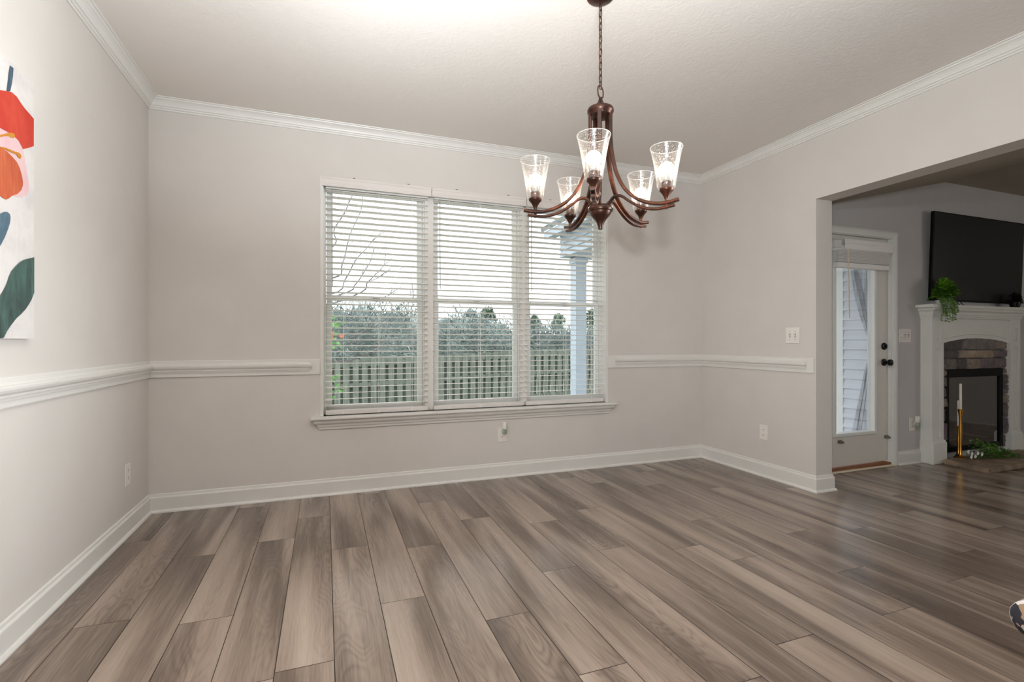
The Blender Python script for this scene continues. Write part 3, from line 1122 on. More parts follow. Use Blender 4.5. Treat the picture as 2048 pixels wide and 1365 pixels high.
# ------------------------------------------------------------------ patio door
root = thing('door_1', ((DX0 + DX1) / 2, YL + .03, 0), 'white full-lite patio door seen through the opening', 'door', kind='structure')
gx0, gx1, gz0, gz1 = 4.062, 4.590, .300, 1.880
dy0, dy1 = YL + .030, YL + .074
mb = MB()
mb.box(DX0, dy0, .045, gx0, dy1, DZ)
mb.box(gx1, dy0, .045, DX1, dy1, DZ)
mb.box(gx0, dy0, .045, gx1, dy1, gz0)
mb.box(gx0, dy0, gz1, gx1, dy1, DZ)
make('door_slab', mb, M['door'], root)
mb = MB()
for (a0, b0, a1, b1) in ((gx0 - .006, gz0 - .006, gx0 + .024, gz1), (gx1 - .024, gz0 - .006, gx1 + .006, gz1), (gx0 + .02, gz0 - .006, gx1 - .02, gz0 + .024), (gx0 + .02, gz1 - .02, gx1 - .02, gz1)):
    mb.rbox(a0, dy0 - .012, b0, a1, dy1 + .012, b1, .006, 2)
make('lite_frame', mb, M['vinyl'], root)
make('glass_pane', MB().box(gx0 + .02, dy0 + .018, gz0 + .02, gx1 - .02, dy0 + .024, gz1 - .02), M['door_glass'], root)
kx = on_y(1767.5, 725, dy0).x
kz = on_y(1770, 725, dy0).z
mb = MB().disc_stack((kx, dy0, kz), (0, -1, 0), [(0, 0), (.033, 0), (.033, .006), (.028, .012), (.012, .014), (.011, .034), (.018, .038), (.027, .046), (.029, .056), (.026, .066), (.014, .072), (0, .073)], 24)
tag(make('door_knob', mb, M['black'], root, True), 'black round door knob')
kz2 = on_y(1769, 693, dy0).z
mb = MB().disc_stack((kx, dy0, kz2), (0, -1, 0), [(0, 0), (.032, 0), (.032, .008), (.026, .016), (0, .017)], 24)
mb.rbox(kx - .005, dy0 - .030, kz2 - .016, kx + .005, dy0 - .014, kz2 + .016, .003)
tag(make('deadbolt', mb, M['black'], root, True), 'black deadbolt thumb turn')
for px_, py_ in ((1679, 884), (1772, 874)):
    p = on_y(px_, py_, dy0)
    mb = MB().prism([(dy0, p.z + .014), (dy0 - .028, p.z - .002), (dy0 - .028, p.z - .010), (dy0, p.z - .012)], 'x', p.x - .022, p.x + .022)
    tag(make('hold_down_bracket', mb, M['clip'], root), 'dark wedge-shaped hold-down bracket')
for hz in (.25, 1.02, 1.80):
    make('hinge', MB().box(DX0 - .012, dy0 - .006, hz - .045, DX0 + .012, dy0 + .004, hz + .045), M['black'], root)
# jamb, casing, threshold
mb = MB()
mb.box(DX0 - .02, YL, 0, DX0 - .002, YL + .15, DZ + .02)
mb.box(DX1 + .002, YL, 0, DX1 + .02, YL + .15, DZ + .02)
mb.box(DX0 - .002, YL, DZ + .002, DX1 + .002, YL + .15, DZ + .02)
cas = [(0, 0), (.012, 0), (.014, .010), (.018, .020), (.018, .044), (.014, .050), (.012, .058), (0, .060)]
for x, sg in ((DX0 - .008, -1), (DX1 + .008, 1)):
    mb.prism([(x + sg * b, YL - a) for a, b in cas], 'z', 0, DZ + .008, None, lambda p, q, x=x: abs(p - x))
mb.prism([(YL - a, DZ + .008 + b) for a, b in cas], 'x', DX0 - .008, DX1 + .008, lambda p, q: -(q - DZ - .008), lambda p, q: (q - DZ - .008))
struct('trim_11', mb, M['mantel'], 'white casing and jamb around the patio door', 'door casing')
mb = MB().box(DX0 - .01, YL + .002, 0, DX1 + .01, YL + .15, .030)
struct('trim_12', mb, M['wood_sill'], 'bare orange wood sill under the patio door', 'door sill')
mb = MB().rbox(DX0 - .055, YL - .024, 0, DX1 + .02, YL + .001, .016, .006)
struct('trim_13', mb, M['pale_wood'], 'pale threshold strip in front of the patio door', 'threshold')

# raised blind on the door
r = thing('door_blind', (4.37, dy0 - .04, 1.82), 'raised faux-wood blind stacked at the top of the patio door', 'blind')
mb = MB().rbox(4.02, dy0 - .050, 1.885, 4.66, dy0 - .001, 1.935, .003)
make('headrail', mb, M['vinyl'], r)
va, vb = on_y(1690, 503, dy0 - .062), on_y(1784, 503, dy0 - .062)
mb = MB().prism([(dy0 - .062, 0), (dy0 - .072, .006), (dy0 - .070, .05), (dy0 - .076, .06), (dy0 - .074, .090), (dy0 - .062, .094)], 'x', va.x, vb.x)
bmesh.ops.translate(mb.bm, verts=list(mb.bm.verts), vec=(0, 0, on_y(1740, 504, dy0 - .062).z))
make('valance', mb, M['blind'], r)
ea = on_y(1671, 480, dy0 - .06)
mb = MB().rbox(ea.x, dy0 - .062, 1.905, ea.x + .075, dy0 - .010, 1.975, .006)
make('valance_end', mb, M['trim'], r)
mb = MB()
sx0, sx1 = on_y(1672, 510, dy0 - .045).x, on_y(1773, 515, dy0 - .045).x
for q in range(17):
    zz = 1.790 + .0062 * q
    j = random.uniform(-.003, .003)
    mb.box(sx0, dy0 - .070 + j, zz, sx1, dy0 - .020 + j, zz + .0038)
make('slats', mb, M['blind'], r)
make('bottom_rail', MB().rbox(sx0, dy0 - .070, 1.742, sx1, dy0 - .018, 1.786, .006), M['blind'], r)
wz = on_y(1700, 637, dy0 - .085).z
wx = on_y(1699, 637, dy0 - .085).x
make('tilt_wand', MB().tube([(wx - .01, dy0 - .080, 1.90), (wx, dy0 - .085, wz)], .0045, 8), M['pale_wood'], r, True)

# ------------------------------------------------------------------ fireplace mantel
FX0, FX1, FY = 5.158, 6.544, 2.884
OX0, OX1 = 5.324, 6.378
root = thing('fireplace', ((FX0 + FX1) / 2, 2.93, 0), 'white panelled mantel with stone surround and black firebox', 'fireplace')


def pilaster(x0, x1):
    mb = MB()
    yb, d = YL, .016
    # front face as a frame around two sunken panels
    i0, i1 = x0 + .045, x1 - .045
    mb.box(x0, FY + d, .19, x1, yb, 1.345)
    mb.box(x0, FY, .19, i0, FY + d, 1.345)
    mb.box(i1, FY, .19, x1, FY + d, 1.345)
    for a, b in ((.19, .235), (1.055, 1.115), (1.245, 1.345)):
        mb.box(i0, FY, a, i1, FY + d, b)
    for a, b in ((.235, 1.055), (1.115, 1.245)):
        mb.rbox(i0 + .010, FY + .006, a + .012, i1 - .010, FY + d + .002, b - .012, .006)
    p = make('pilaster', mb, M['mantel'], root)
    mb = MB().rbox(x0 - .015, FY - .020, 0, x1 + .015, yb, .195, .005)
    mb.rbox(x0 - .010, FY - .014, .190, x1 + .010, yb, .212, .006)
    make('plinth', mb, M['mantel'], p)


pilaster(FX0, OX0)
pilaster(OX1, FX1)
# frieze with a low arch
zs, za, zt_ = 1.098, 1.146, 1.345
NA = 24
arc = []
for i in range(NA + 1):
    s = i / NA
    arc.append((OX0 + (OX1 - OX0) * s, zs + (za - zs) * (1 - (2 * s - 1) ** 2)))
mb = MB()
fy0, fy1 = FY + .014, FY + .05
for (xa, zaa), (xb, zbb) in zip(arc[:-1], arc[1:]):
    v = [mb.bm.verts.new(p) for p in ((xa, fy0, zaa), (xb, fy0, zbb), (xb, fy0, zt_), (xa, fy0, zt_), (xa, fy1, zaa), (xb, fy1, zbb), (xb, fy1, zt_), (xa, fy1, zt_))]
    for q in ((0, 1, 2, 3), (5, 4, 7, 6), (1, 0, 4, 5), (3, 2, 6, 7)):
        mb.bm.faces.new([v[i] for i in q])
bmesh.ops.remove_doubles(mb.bm, verts=list(mb.bm.verts), dist=1e-5)
make('frieze', mb, M['mantel'], root)
mb = MB()
ins = .035
mb.tube([(x, fy0 - .001, z + .040) for x, z in arc if OX0 + ins < x < OX1 - ins], .0055, 6)
mb.box(OX0, fy0 - .004, 1.262, OX1, fy0 + .001, 1.268)
make('arch_moulding', mb, M['mantel'], root, True)
# shelf and cornice
SX0, SX1, SY = 5.081, 6.621, 2.836
mb = MB().rbox(SX0, SY, 1.424, SX1, YL, 1.453, .005)
make('mantel_shelf', mb, M['mantel'], root)
corn = [(.0, 1.330), (.006, 1.330), (.008, 1.342), (.016, 1.346), (.018, 1.358), (.026, 1.366), (.030, 1.384), (.044, 1.396), (.060, 1.402), (.062, 1.412), (.070, 1.424), (0, 1.424)]
mb = MB().prism([(FY - .0 - a * .62, z) for a, z in corn], 'x', FX0, FX1, lambda p, q: -(FY - p), lambda p, q: (FY - p))
for x, sg in ((FX0, -1), (FX1, 1)):
    mb.prism([(x + sg * a * .62, z) for a, z in corn], 'y', FY, YL, lambda p, q, x=x: -abs(p - x), None)
make('cornice', mb, M['mantel'], root)
# stone surround
SYF = 2.935
BX0, BX1, BZ0, BZ1 = 5.43, 6.335, .075, .850
bm = bmesh.new()
cl = bm.loops.layers.float_color.new('stone')
rs = random.Random(3)


def stone(x0, z0, x1, z1, c):
    b = bmesh.new()
    bmesh.ops.create_cube(b, size=1.0)
    dep = .045 + rs.uniform(0, .02)
    for v in b.verts:
        v.co = Vector(((x0 + x1) / 2 + v.co.x * (x1 - x0 - .008), SYF + .03 - dep / 2 + v.co.y * dep + .0, (z0 + z1) / 2 + v.co.z * (z1 - z0 - .008)))
    bmesh.ops.bevel(b, geom=list(b.edges), offset=.009, segments=2, affect='EDGES')
    bmesh.ops.subdivide_edges(b, edges=[e for e in b.edges if e.calc_length() > .06], cuts=3, use_grid_fill=True)
    for v in b.verts:
        v.co += Vector((rs.uniform(-.003, .003), rs.uniform(-.006, .004), rs.uniform(-.003, .003)))
    n0 = len(bm.faces)
    m = bpy.data.meshes.new('tmp')
    b.to_mesh(m)
    b.free()
    bm.from_mesh(m)
    bpy.data.meshes.remove(m)
    bm.faces.ensure_lookup_table()
    for f in bm.faces[n0:]:
        for l in f.loops:
            l[cl] = c


def SC(r, g, b):
    return srgb(r, g, b)


D1, D2, T1, T2, P1, G1 = SC(92, 88, 88), SC(118, 110, 106), SC(170, 152, 134), SC(148, 134, 122), SC(120, 108, 112), SC(128, 122, 118)
rows = [(1.035, 1.16, [(5.30, 5.66, D1), (5.66, 6.17, G1), (6.17, 6.42, T2)]),
        (.955, 1.035, [(5.30, 5.61, D1), (5.61, 6.15, T1), (6.15, 6.42, P1)]),
        (.850, .955, [(5.30, 5.58, D2), (5.58, 5.74, D1), (5.74, 5.92, T2), (5.92, 6.42, P1)])]
for z0, z1, ss in rows:
    for x0, x1, c in ss:
        stone(x0, z0, x1, z1, c)
for x0, x1 in ((6.335, 6.50), (5.24, 5.43)):
    z = .06
    hs = [.13, .17, .14, .09, .10, .10]
    cs = [G1, P1, D2, T2, P1, D2]
    for h, c in zip(hs, cs):
        stone(x0, z, x1 - rs.uniform(0, .012), z + h, c)
        z += h
    stone(x0, z, x1, .850, T2)
me = bpy.data.meshes.new('stone_surround')
bm.to_mesh(me)
bm.free()
me.materials.append(M['stone'])
me.transform(Matrix.Translation(-Vector(root.location)))
so = bpy.data.objects.new('stone_surround', me)
COL.objects.link(so)
so.parent = root
# firebox insert
fyf = SYF - .012
mb = MB()
mb.rbox(BX0, fyf, BZ0, BX0 + .05, SYF + .03, BZ1, .004)
mb.rbox(BX1 - .05, fyf, BZ0, BX1, SYF + .03, BZ1, .004)
mb.rbox(BX0 + .04, fyf, BZ1 - .075, BX1 - .04, SYF + .03, BZ1, .004)
mb.rbox(BX0 + .04, fyf, BZ0, BX1 - .04, SYF + .03, BZ0 + .045, .004)
fr = make('firebox_frame', mb, M['bezel'], root)
make('firebox_glass', MB().box(BX0 + .045, fyf + .014, BZ0 + .04, BX1 - .045, fyf + .020, BZ1 - .07), M['fireglass'], fr)
# hearth slab
mb = MB()
hx0, hy0 = 5.25, 2.506
b = bmesh.new()
bmesh.ops.create_cube(b, size=1)
for v in b.verts:
    v.co = Vector((hx0 + (v.co.x + .5) * 1.20, hy0 + (v.co.y + .5) * .352, .001 + (v.co.z + .5) * .046))
bmesh.ops.bevel(b, geom=list(b.edges), offset=.010, segments=2, affect='EDGES')
bmesh.ops.subdivide_edges(b, edges=[e for e in b.edges if e.calc_length() > .2], cuts=9, use_grid_fill=True)
for v in b.verts:
    if v.co.z > .01:
        v.co += Vector((rs.uniform(-.006, .006), rs.uniform(-.005, .005), rs.uniform(-.003, .002)))
mb.add(b)
tag(make('hearth_slab', mb, M['hearth'], smooth=True, angle=50), 'low rough brown stone hearth slab in front of the fireplace', 'hearth')

# ------------------------------------------------------------------ television on the wall above the mantel
TX0, TX1, TZ0, TZ1 = 5.226, 6.672, 1.497, 2.316
root = thing('tv', ((TX0 + TX1) / 2, 2.93, TZ0), 'large black flat television leaning out above the mantel', 'television')
tilt = math.radians(1.8)


def tv_pt(v):
    x, y, z = v
    return Vector((x, y - (z - TZ0) * math.sin(tilt), z))


mb = MB().rbox(TX0, 2.932, TZ0, TX1, 2.960, TZ1, .004)
mb.rbox(TX0 + .25, 2.950, TZ0 + .12, TX1 - .25, 2.972, TZ1 - .25, .006)
for v in mb.bm.verts:
    v.co = tv_pt(v.co)
make('tv_case', mb, M['bezel'], root)
mb = MB().box(TX0 + .010, 2.9305, TZ0 + .016, TX1 - .010, 2.933, TZ1 - .010)
for v in mb.bm.verts:
    v.co = tv_pt(v.co)
make('tv_screen', mb, M['screen'], root)
mb = MB().rbox(5.75, 2.960, 1.75, 6.10, YL, 2.05, .004)
make('wall_bracket', mb, M['bezel'], root)
mb = MB()
for x0 in (5.63, 5.69):
    mb.tube(spline([(x0, 2.955, 1.53), (x0 + .005, 2.945, 1.49), (x0 + .035, 2.935, 1.462), (x0 + .10, 2.94, 1.4595)], 5), .004, 6)
make('cable', mb, M['cable'], root, True)

# ------------------------------------------------------------------ plants
rp_ = random.Random(21)


def rdir(r, zlo=-.2, zhi=1.0):
    a = r.uniform(0, 2 * PI)
    z = r.uniform(zlo, zhi)
    q = math.sqrt(max(0, 1 - z * z))
    return Vector((q * math.cos(a), q * math.sin(a), z))


# trailing plant on the mantel
pc = Vector((5.275, 2.880, 1.4535))
root = thing('potted_plant', tuple(pc), 'bright green trailing plant spilling over the left end of the mantel', 'plant')
make('pot', MB().lathe([(0, 0), (.034, 0), (.040, .035), (.042, .040), (.038, .040), (0, .036)], pc.x, pc.y, pc.z, 24), M['pot'], root, True)
mb = MB()
ms = MB()
for i in range(520):
    d = rdir(rp_, -.25, 1)
    rad = rp_.uniform(.45, 1.0)
    p = pc + Vector((0, -.005, .098)) + Vector((d.x * .150 * rad, d.y * .070 * rad - .012, d.z * .125 * rad))
    if p.z < pc.z + .02:
        p.z = pc.z + rp_.uniform(.0, .06)
        p.y = min(p.y, pc.y - .045)
    p.y = min(p.y, 2.862)
    mb.leaf(p, d + Vector((0, -.3, rp_.uniform(-.5, .3))), Vector((rp_.uniform(-.4, .4), -.5, 1)), rp_.uniform(.026, .042), rp_.uniform(.022, .032), 0 if rp_.random() < .45 + .3 * d.z else 1)
for i in range(11):
    x = pc.x - .10 + .215 * i / 10 + rp_.uniform(-.012, .012)
    drop = rp_.uniform(.06, .16)
    path = [Vector((x, pc.y, pc.z + .07)), Vector((x, 2.845, pc.z + .045)), Vector((x + rp_.uniform(-.01, .01), 2.818, pc.z - .02)), Vector((x + rp_.uniform(-.02, .02), 2.815, pc.z - drop))]
    sp = spline(path, 6)
    ms.tube(sp, .0014, 5)
    for q in sp[4:]:
        for s in (-1, 1):
            if rp_.random() < .85:
                mb.leaf(q, Vector((s, rp_.uniform(-.6, -.1), rp_.uniform(-.7, .2))), Vector((0, -1, .4)), rp_.uniform(.018, .028), rp_.uniform(.012, .018), 1 if rp_.random() < .6 else 0)
for i in range(7):      # a runner to the left
    q = pc + Vector((-.11 - .012 * i, -.01, .07 - .004 * i))
    mb.leaf(q, Vector((-1, rp_.uniform(-.6, .3), rp_.uniform(-.4, .5))), Vector((0, -1, 1)), .030, .020, 1)
make('foliage', mb, [M['leaf_bright'], M['leaf_mid']], root, normals=False)
make('stems', ms, M['stem'], root, True)

# dark plant at the other end of the mantel
pc2 = on_y(2030, 609, 2.868)
pc2.z = 1.4535
root = thing('potted_plant', tuple(pc2), 'dark silhouetted plant before the right corner of the television', 'plant')
make('pot', MB().lathe([(0, 0), (.035, 0), (.045, .04), (.045, .05), (.038, .05), (0, .045)], pc2.x, pc2.y, pc2.z, 20), M['black'], root, True)
mb = MB()
for i in range(230):
    d = rdir(rp_, -.2, 1)
    rad = rp_.uniform(.3, 1.0)
    p = pc2 + Vector((-.005, 0, .05)) + Vector((d.x * .105 * rad, d.y * .028 * rad, max(-.03, d.z * .085 * rad)))
    mb.leaf(p, d + Vector((0, -.2, .1)), Vector((0, -.5, 1)), .030, .022)
for i in range(16):
    q = pc2 + Vector((.03 + rp_.uniform(-.035, .035), 0, .12 + rp_.uniform(0, .035)))
    mb.leaf(q, rdir(rp_, -.3, .6), Vector((0, -.5, 1)), .030, .018)
make('foliage', mb, M['leaf_dark'], root, normals=False)

# greenery with white flowers lying on the hearth
HZT = .047
pc3 = Vector((5.62, 2.755, HZT))
root = thing('greenery_spray', tuple(pc3), 'green foliage spray with white flowers lying on the stone hearth', 'plant')
mb = MB()
for i in range(460):
    s = rp_.random()
    cx = pc3.x - .12 + .40 * s + rp_.uniform(-.05, .05)
    hh = .155 * (1 - s) ** .8 + .02
    cy = pc3.y - .02 - .06 * s + rp_.uniform(-.07, .07)
    cz = HZT + .008 + rp_.random() * hh
    d = rdir(rp_, -.1, .8)
    mb.leaf((cx, cy, cz), d + Vector((.3, -.3, 0)), Vector((0, -.4, 1)), rp_.uniform(.022, .036), rp_.uniform(.014, .022), 0 if rp_.random() < .25 else 1)
make('foliage', mb, [M['leaf_bright'], M['leaf_mid']], root, normals=False)
for fx, fz, fy in ((1935, 904, 2.66), (1942, 908, 2.65), (1941, 914, 2.64), (1949, 913, 2.64), (1954, 907, 2.65), (1962, 909, 2.65)):
    p = on_y(fx, fz, fy)
    p.z = max(p.z, HZT + .02)
    mb = MB()
    for q in range(5):
        a = 2 * PI * q / 5 + fx
        mb.leaf(p, Vector((math.cos(a), -.5, math.sin(a))), Vector((0, -1, .3)), .022, .022)
    tag(make('flower', mb, M['flower'], root, normals=False), 'small white flower')

# candlesticks on the hearth


def candlestick(x, y, h, cl_, label, br_):
    r = thing('candlestick', (x, y, HZT), label, 'candlestick', 'candlesticks on the hearth')
    prof = [(0, 0), (br_, 0), (br_, .004), (br_ * .6, .010), (.018, .022), (.0115, .045), (.0105, .10), (.0125, h * .45), (.0135, h * .62), (.010, h * .78), (.012, h * .85),
            (.017, h * .93), (.0215, h), (.016, h), (.010, h - .012), (0, h - .012)]
    make('holder', MB().lathe(prof, x, y, HZT, 28), M['gold'], r, True)
    c = thing('taper_candle', (x, y, HZT + h - .011), 'ivory taper candle standing in the %s gold holder' % ('taller' if h > .4 else 'shorter'), 'candle', 'taper candles on the hearth')
    make('wax_taper', MB().lathe([(0, 0), (.0105, 0), (.0105, cl_ * .5), (.0098, cl_ - .006), (.007, cl_), (0, cl_)], x, y, HZT + h - .011, 20), M['wax'], c, True)
    make('wick', MB().lathe([(0, cl_ - .001), (.0012, cl_ - .001), (.001, cl_ + .009), (0, cl_ + .009)], x, y, HZT + h - .011, 8), M['cable'], c, True)


ca = on_z(1921, 916, HZT)
candlestick(ca.x, ca.y, .447, .245, 'taller gold candlestick in front on the hearth', .050)
candlestick(ca.x + .063, ca.y + .048, .285, .245, 'shorter gold candlestick half hidden behind the taller one', .028)

# ------------------------------------------------------------------ floral armchair, only its arm reaches into view
ax, ay = 1.452, .62
root = thing('armchair', (1.86, .27, 0), 'floral upholstered armchair whose rolled arm shows at the edge', 'armchair')
for yy in (ay, ay - .66):
    mb = MB()
    n = 20
    rings = []
    for x, k in ((ax, .25), (ax + .010, .7), (ax + .030, .95), (ax + .07, 1.0), (ax + .35, 1.0), (ax + .70, 1.0)):
        rings.append([mb.bm.verts.new((x, yy + .056 * k * math.cos(2 * PI * i / n), .492 + .048 * k * math.sin(2 * PI * i / n))) for i in range(n)])
    for A, B in zip(rings[:-1], rings[1:]):
        for i in range(n):
            j = (i + 1) % n
            mb.bm.faces.new((A[i], A[j], B[j], B[i]))
    mb.bm.faces.new(rings[0])
    mb.bm.faces.new(rings[-1])
    mb.rbox(ax + .14, yy - .045, .14, ax + .70, yy + .045, .49, .02, 3)
    make('arm', mb, M['floral'], root, True)
make('seat', MB().rbox(ax + .14, ay - .615, .14, ax + .75, ay - .045, .30, .03, 3), M['floral'], root, True)
make('seat_cushion', MB().rbox(ax + .10, ay - .61, .30, ax + .62, ay - .05, .44, .05, 4), M['floral'], root, True)
make('backrest', MB().rbox(ax + .62, ay - .70, .14, ax + .82, ay + .04, .95, .06, 4), M['floral'], root, True)
for lx in (ax + .20, ax + .74):
    for ly in (ay - .02, ay - .64):
        make('leg', MB().lathe([(0, 0), (.014, 0), (.022, .145), (0, .145)], lx, ly, 0, 14), M['chair_leg'], root, True)

# ------------------------------------------------------------------ outside
GZ = -.80
mb = MB().box(-40, YB + .15, GZ - .1, 60, 70, GZ)
struct('ground_outside', mb, M['grass'], 'winter lawn outside the windows', 'lawn')
# outside wall base and porch
mb = MB().box(XR2 + .02, YL + .15, GZ, 6.2, 8.0, -.08)
struct('porch_floor', mb, M['slab'], 'concrete porch slab outside the patio door', 'porch')
# siding wall on the far side of the porch
mb = MB()
SXW = 5.55
sy1 = on_x(1688, 682, SXW).y
sp_ = .1105
z = -.08
while z < 2.6:
    mb.prism([(SXW, z), (SXW - .022, z), (SXW - .021, z + .012), (SXW - .002, z + sp_), (SXW, z + sp_)], 'y', YL + .15, sy1)
    z += sp_
mb.box(SXW, YL + .15, -.08, SXW + .15, sy1, 2.6)
struct('wall_porch', mb, M['siding'], 'grey-white lap siding wall seen through the patio door', 'wall')
mb = MB().box(SXW - .022, sy1 - .002, -.08, SXW + .16, on_x(1675, 682, SXW).y + .012, 2.6)
struct('trim_14', mb, M['vinyl'], 'white corner board at the end of the porch siding', 'corner board')
# unseen house roof, added to block sky light from porch column and rooms
mb = MB().prism([(YR - .6, 3.02), (YB + .55, 3.02), (YB + .55, 3.14), (0, 4.6), (YR - .6, 3.14)], 'x', XL - .6, XE + .3)
struct('roof_sky_block', mb, M['shingle'], 'unseen grey shingled house roof with eave, added to block sky light', 'roof')
# porch column, roof
mb = MB()
mb.box(3.954, 7.46, -.08, 4.154, 7.66, 2.53)
mb.box(3.934, 7.44, 2.44, 4.174, 7.68, 2.53)
mb.box(3.934, 7.44, -.08, 4.174, 7.68, .06)
tag(make('porch_column', mb, M['porch']), 'square pale porch column outside the right-hand window', 'column', kind='structure')
root = thing('porch_roof', (4.6, 6.0, 2.55), 'porch roof with pale lap-sided beam and overhanging eave', 'porch roof', kind='structure')
mb = MB()
z = 2.55
while z < 3.05:
    mb.prism([(3.80, z), (3.772, z), (3.774, z + .010), (3.796, z + .115), (3.80, z + .115)], 'y', YB + .16, 7.72)
    z += .115
mb.box(3.80, YB + .16, 2.55, 4.25, 7.72, 3.1)
mb.box(4.25, 7.40, 2.55, 4.9, 7.72, 3.1)
make('beam', mb, M['porch'], root)
make('porch_ceiling', MB().box(4.25, YB + .16, 2.56, 4.9, 7.40, 2.60), M['porch'], root)
mb = MB()
mb.box(3.62, YB + .16, 2.92, 3.775, 7.95, 2.95)
mb.box(3.58, YB + .16, 2.90, 3.62, 7.95, 3.02)
make('eave', mb, M['porch'], root)
mb = MB().prism([(3.56, 3.02), (4.9, 3.81), (4.9, 3.93), (3.54, 3.10)], 'y', YB + .16, 8.0)
make('roof_slab', mb, M['shingle'], root)
# mesh curtain outside the door
mb = MB()
cyy = YL + .165
tie = on_y(1748, 692, cyy)


def sheet(rows):
    R_ = [[mb.bm.verts.new(p) for p in row] for row in rows]
    for A, B in zip(R_[:-1], R_[1:]):
        for i in range(len(A) - 1):
            mb.bm.faces.new((A[i], A[i + 1], B[i + 1], B[i]))


def fold(xl_, xr_, zz, n=12, amp=.012):
    return [(xl_ + (xr_ - xl_) * i / n, cyy + amp * math.sin(i * 2.3 + zz), zz) for i in range(n + 1)]


up_e = [(1703, 528, 1748), (1706, 560, 1750), (1713, 600, 1750), (1723, 635, 1750), (1733, 665, 1750), (1746, 692, 1750)]
dn_e = [(1746, 692, 1750), (1738, 716, 1749), (1730, 745, 1748), (1722, 785, 1747), (1713, 825, 1746), (1703, 872, 1744)]
rows_ = []
for xa, yy, xb in up_e + dn_e[1:]:
    a, b = on_y(xa, yy, cyy), on_y(xb, yy, cyy)
    rows_.append(fold(a.x, b.x, a.z))
sheet(rows_)
# gathered inner fold, darker where layers overlap
rows_ = []
for xa, yy, xb in ((1704, 540, 1712), (1712, 585, 1724), (1722, 625, 1733), (1732, 660, 1743), (1746, 691, 1750)):
    a, b = on_y(xa, yy, cyy), on_y(xb, yy, cyy)
    rows_.append([(x, y - .02, z) for x, y, z in fold(a.x, b.x, a.z, 6, .006)])
sheet(rows_)
tag(make('mesh_curtain', mb, M['mesh'], normals=False, smooth=True), 'dark see-through mesh curtain tied back outside the patio door', 'curtain')

# fence
rf2 = random.Random(5)
FYY = 12.0
for side in range(1):
    pass
root = thing('wood_fence', (4, FYY, GZ), 'weathered shadowbox wood fence along the back of the yard', 'fence')
x = -3.0
fr_, bk_ = MB(), MB()
i = 0
while x < 16.0:
    top = .70 + (x - .5) * .040 + rf2.uniform(-.015, .015)
    fr_.box(x, FYY - .02, GZ, x + .128, FYY, top)
    bk_.box(x + .10, FYY + .10, GZ, x + .228, FYY + .12, top - .01)
    x += .200
make('front_pickets', fr_, M['fence'], root)
make('back_pickets', bk_, M['fence'], root)
mb = MB()
for zz in (-.55, .05, .52):
    v = [(-3, FYY + .001, zz - .14), (16, FYY + .001, zz + .62 - .0), (16, FYY + .099, zz + .62), (-3, FYY + .099, zz - .14)]
    a = [mb.bm.verts.new(p) for p in v]
    b = [mb.bm.verts.new((p[0], p[1], p[2] + .09)) for p in v]
    for q in ((0, 1, 5, 4), (1, 2, 6, 5), (2, 3, 7, 6), (3, 0, 4, 7)):
        al = a + b
        mb.bm.faces.new([al[j] for j in q])
    mb.bm.faces.new(a[::-1])
    mb.bm.faces.new(b)
make('fence_rail', mb, M['fence'], root)

# thicket beyond the fence: twiggy brush nobody could count
rt = random.Random(9)
mb = MB()


def blob(mb, c, rx, ry, rz, n, L, W, r):
    for i in range(n):
        d = rdir(r, -.6, 1)
        k = r.uniform(.55, 1.0)
        p = Vector((c[0] + d.x * rx * k, c[1] + d.y * ry * k, c[2] + d.z * rz * k))
        mb.leaf(p, d + rdir(r, -1, 1) * .8, rdir(r, -1, 1), r.uniform(.6, 1.2) * L, W)


def skyline(x):
    return 2.85 if x < 2.5 else (2.85 - .55 * (x - 2.5) / 5.5 if x < 8 else max(1.80, 2.30 - .18 * (x - 8)))


for i in range(80):
    x = -4 + 34 * i / 80 + rt.uniform(-.4, .4)
    y = 22 + rt.uniform(-3, 4)
    top = skyline(x) + rt.uniform(-.2, .2)
    zc = (GZ + top) / 2
    blob(mb, (x, y, zc), 1.1, 1.2, (top - GZ) / 2, 420, .34, .045, rt)
core = MB()
for i in range(60):
    x = -4 + 34 * i / 60
    top = skyline(x) - .3 + rt.uniform(-.2, .2)
    mb.sphere((x, 24.5, GZ + (top - GZ) * .4), .9, .8, (top - GZ) * .62, 10, 7)
tag(make('thicket', mb, M['thicket'], normals=False), 'grey-green tangle of brush behind the fence', 'thicket', kind='stuff')


def tree(px_, top_y, Y, wpx, label, r, mat='pine', squat=1.0):
    p = on_y(px_, top_y, Y)
    base_ = Vector((p.x, Y, GZ))
    sc = view(px_).y
    wid = wpx / F_PX * Y / sc
    root = thing('tree', tuple(base_), label, 'tree', 'trees beyond the fence')
    make('trunk', MB().tube([base_, base_ + Vector((.05, 0, (p.z - GZ) * .5)), Vector((p.x, Y, p.z - wid * .3))], [.16, .12, .05], 8), M['bark'], root, True)
    mb = MB()
    for q in range(12):
        a = r.uniform(0, 2 * PI)
        k = q / 11
        c = (p.x + wid * (.08 + .28 * k) * math.cos(a), Y + wid * .2 * math.sin(a), p.z - .2 * wid - max(wid, 1.3) * squat * k)
        blob(mb, c, wid * (.20 + .10 * k), wid * .26, wid * .22, 150, .20, .06, r)
    make('crown', mb, M[mat], root, normals=False)


tree(975, 616, 30, 34, 'round-topped tree rising over the fence in the middle window', rt, 'pine', .8)
tree(940, 620, 32, 40, 'ragged tree left of the round-topped one in the middle window', rt, 'thicket', .6)
tree(1071, 632, 34, 26, 'small feathery tree just right of the second mullion', rt, 'pine', .7)
tree(1118, 628, 32, 30, 'feathery pine left of the porch column', rt, 'pine', 1.0)
tree(1182, 620, 32, 26, 'pale pine right of the porch column', rt, 'pine', 1.0)
tree(725, 612, 27, 90, 'wide grey tree behind the fence in the left window', rt, 'thicket', .5)

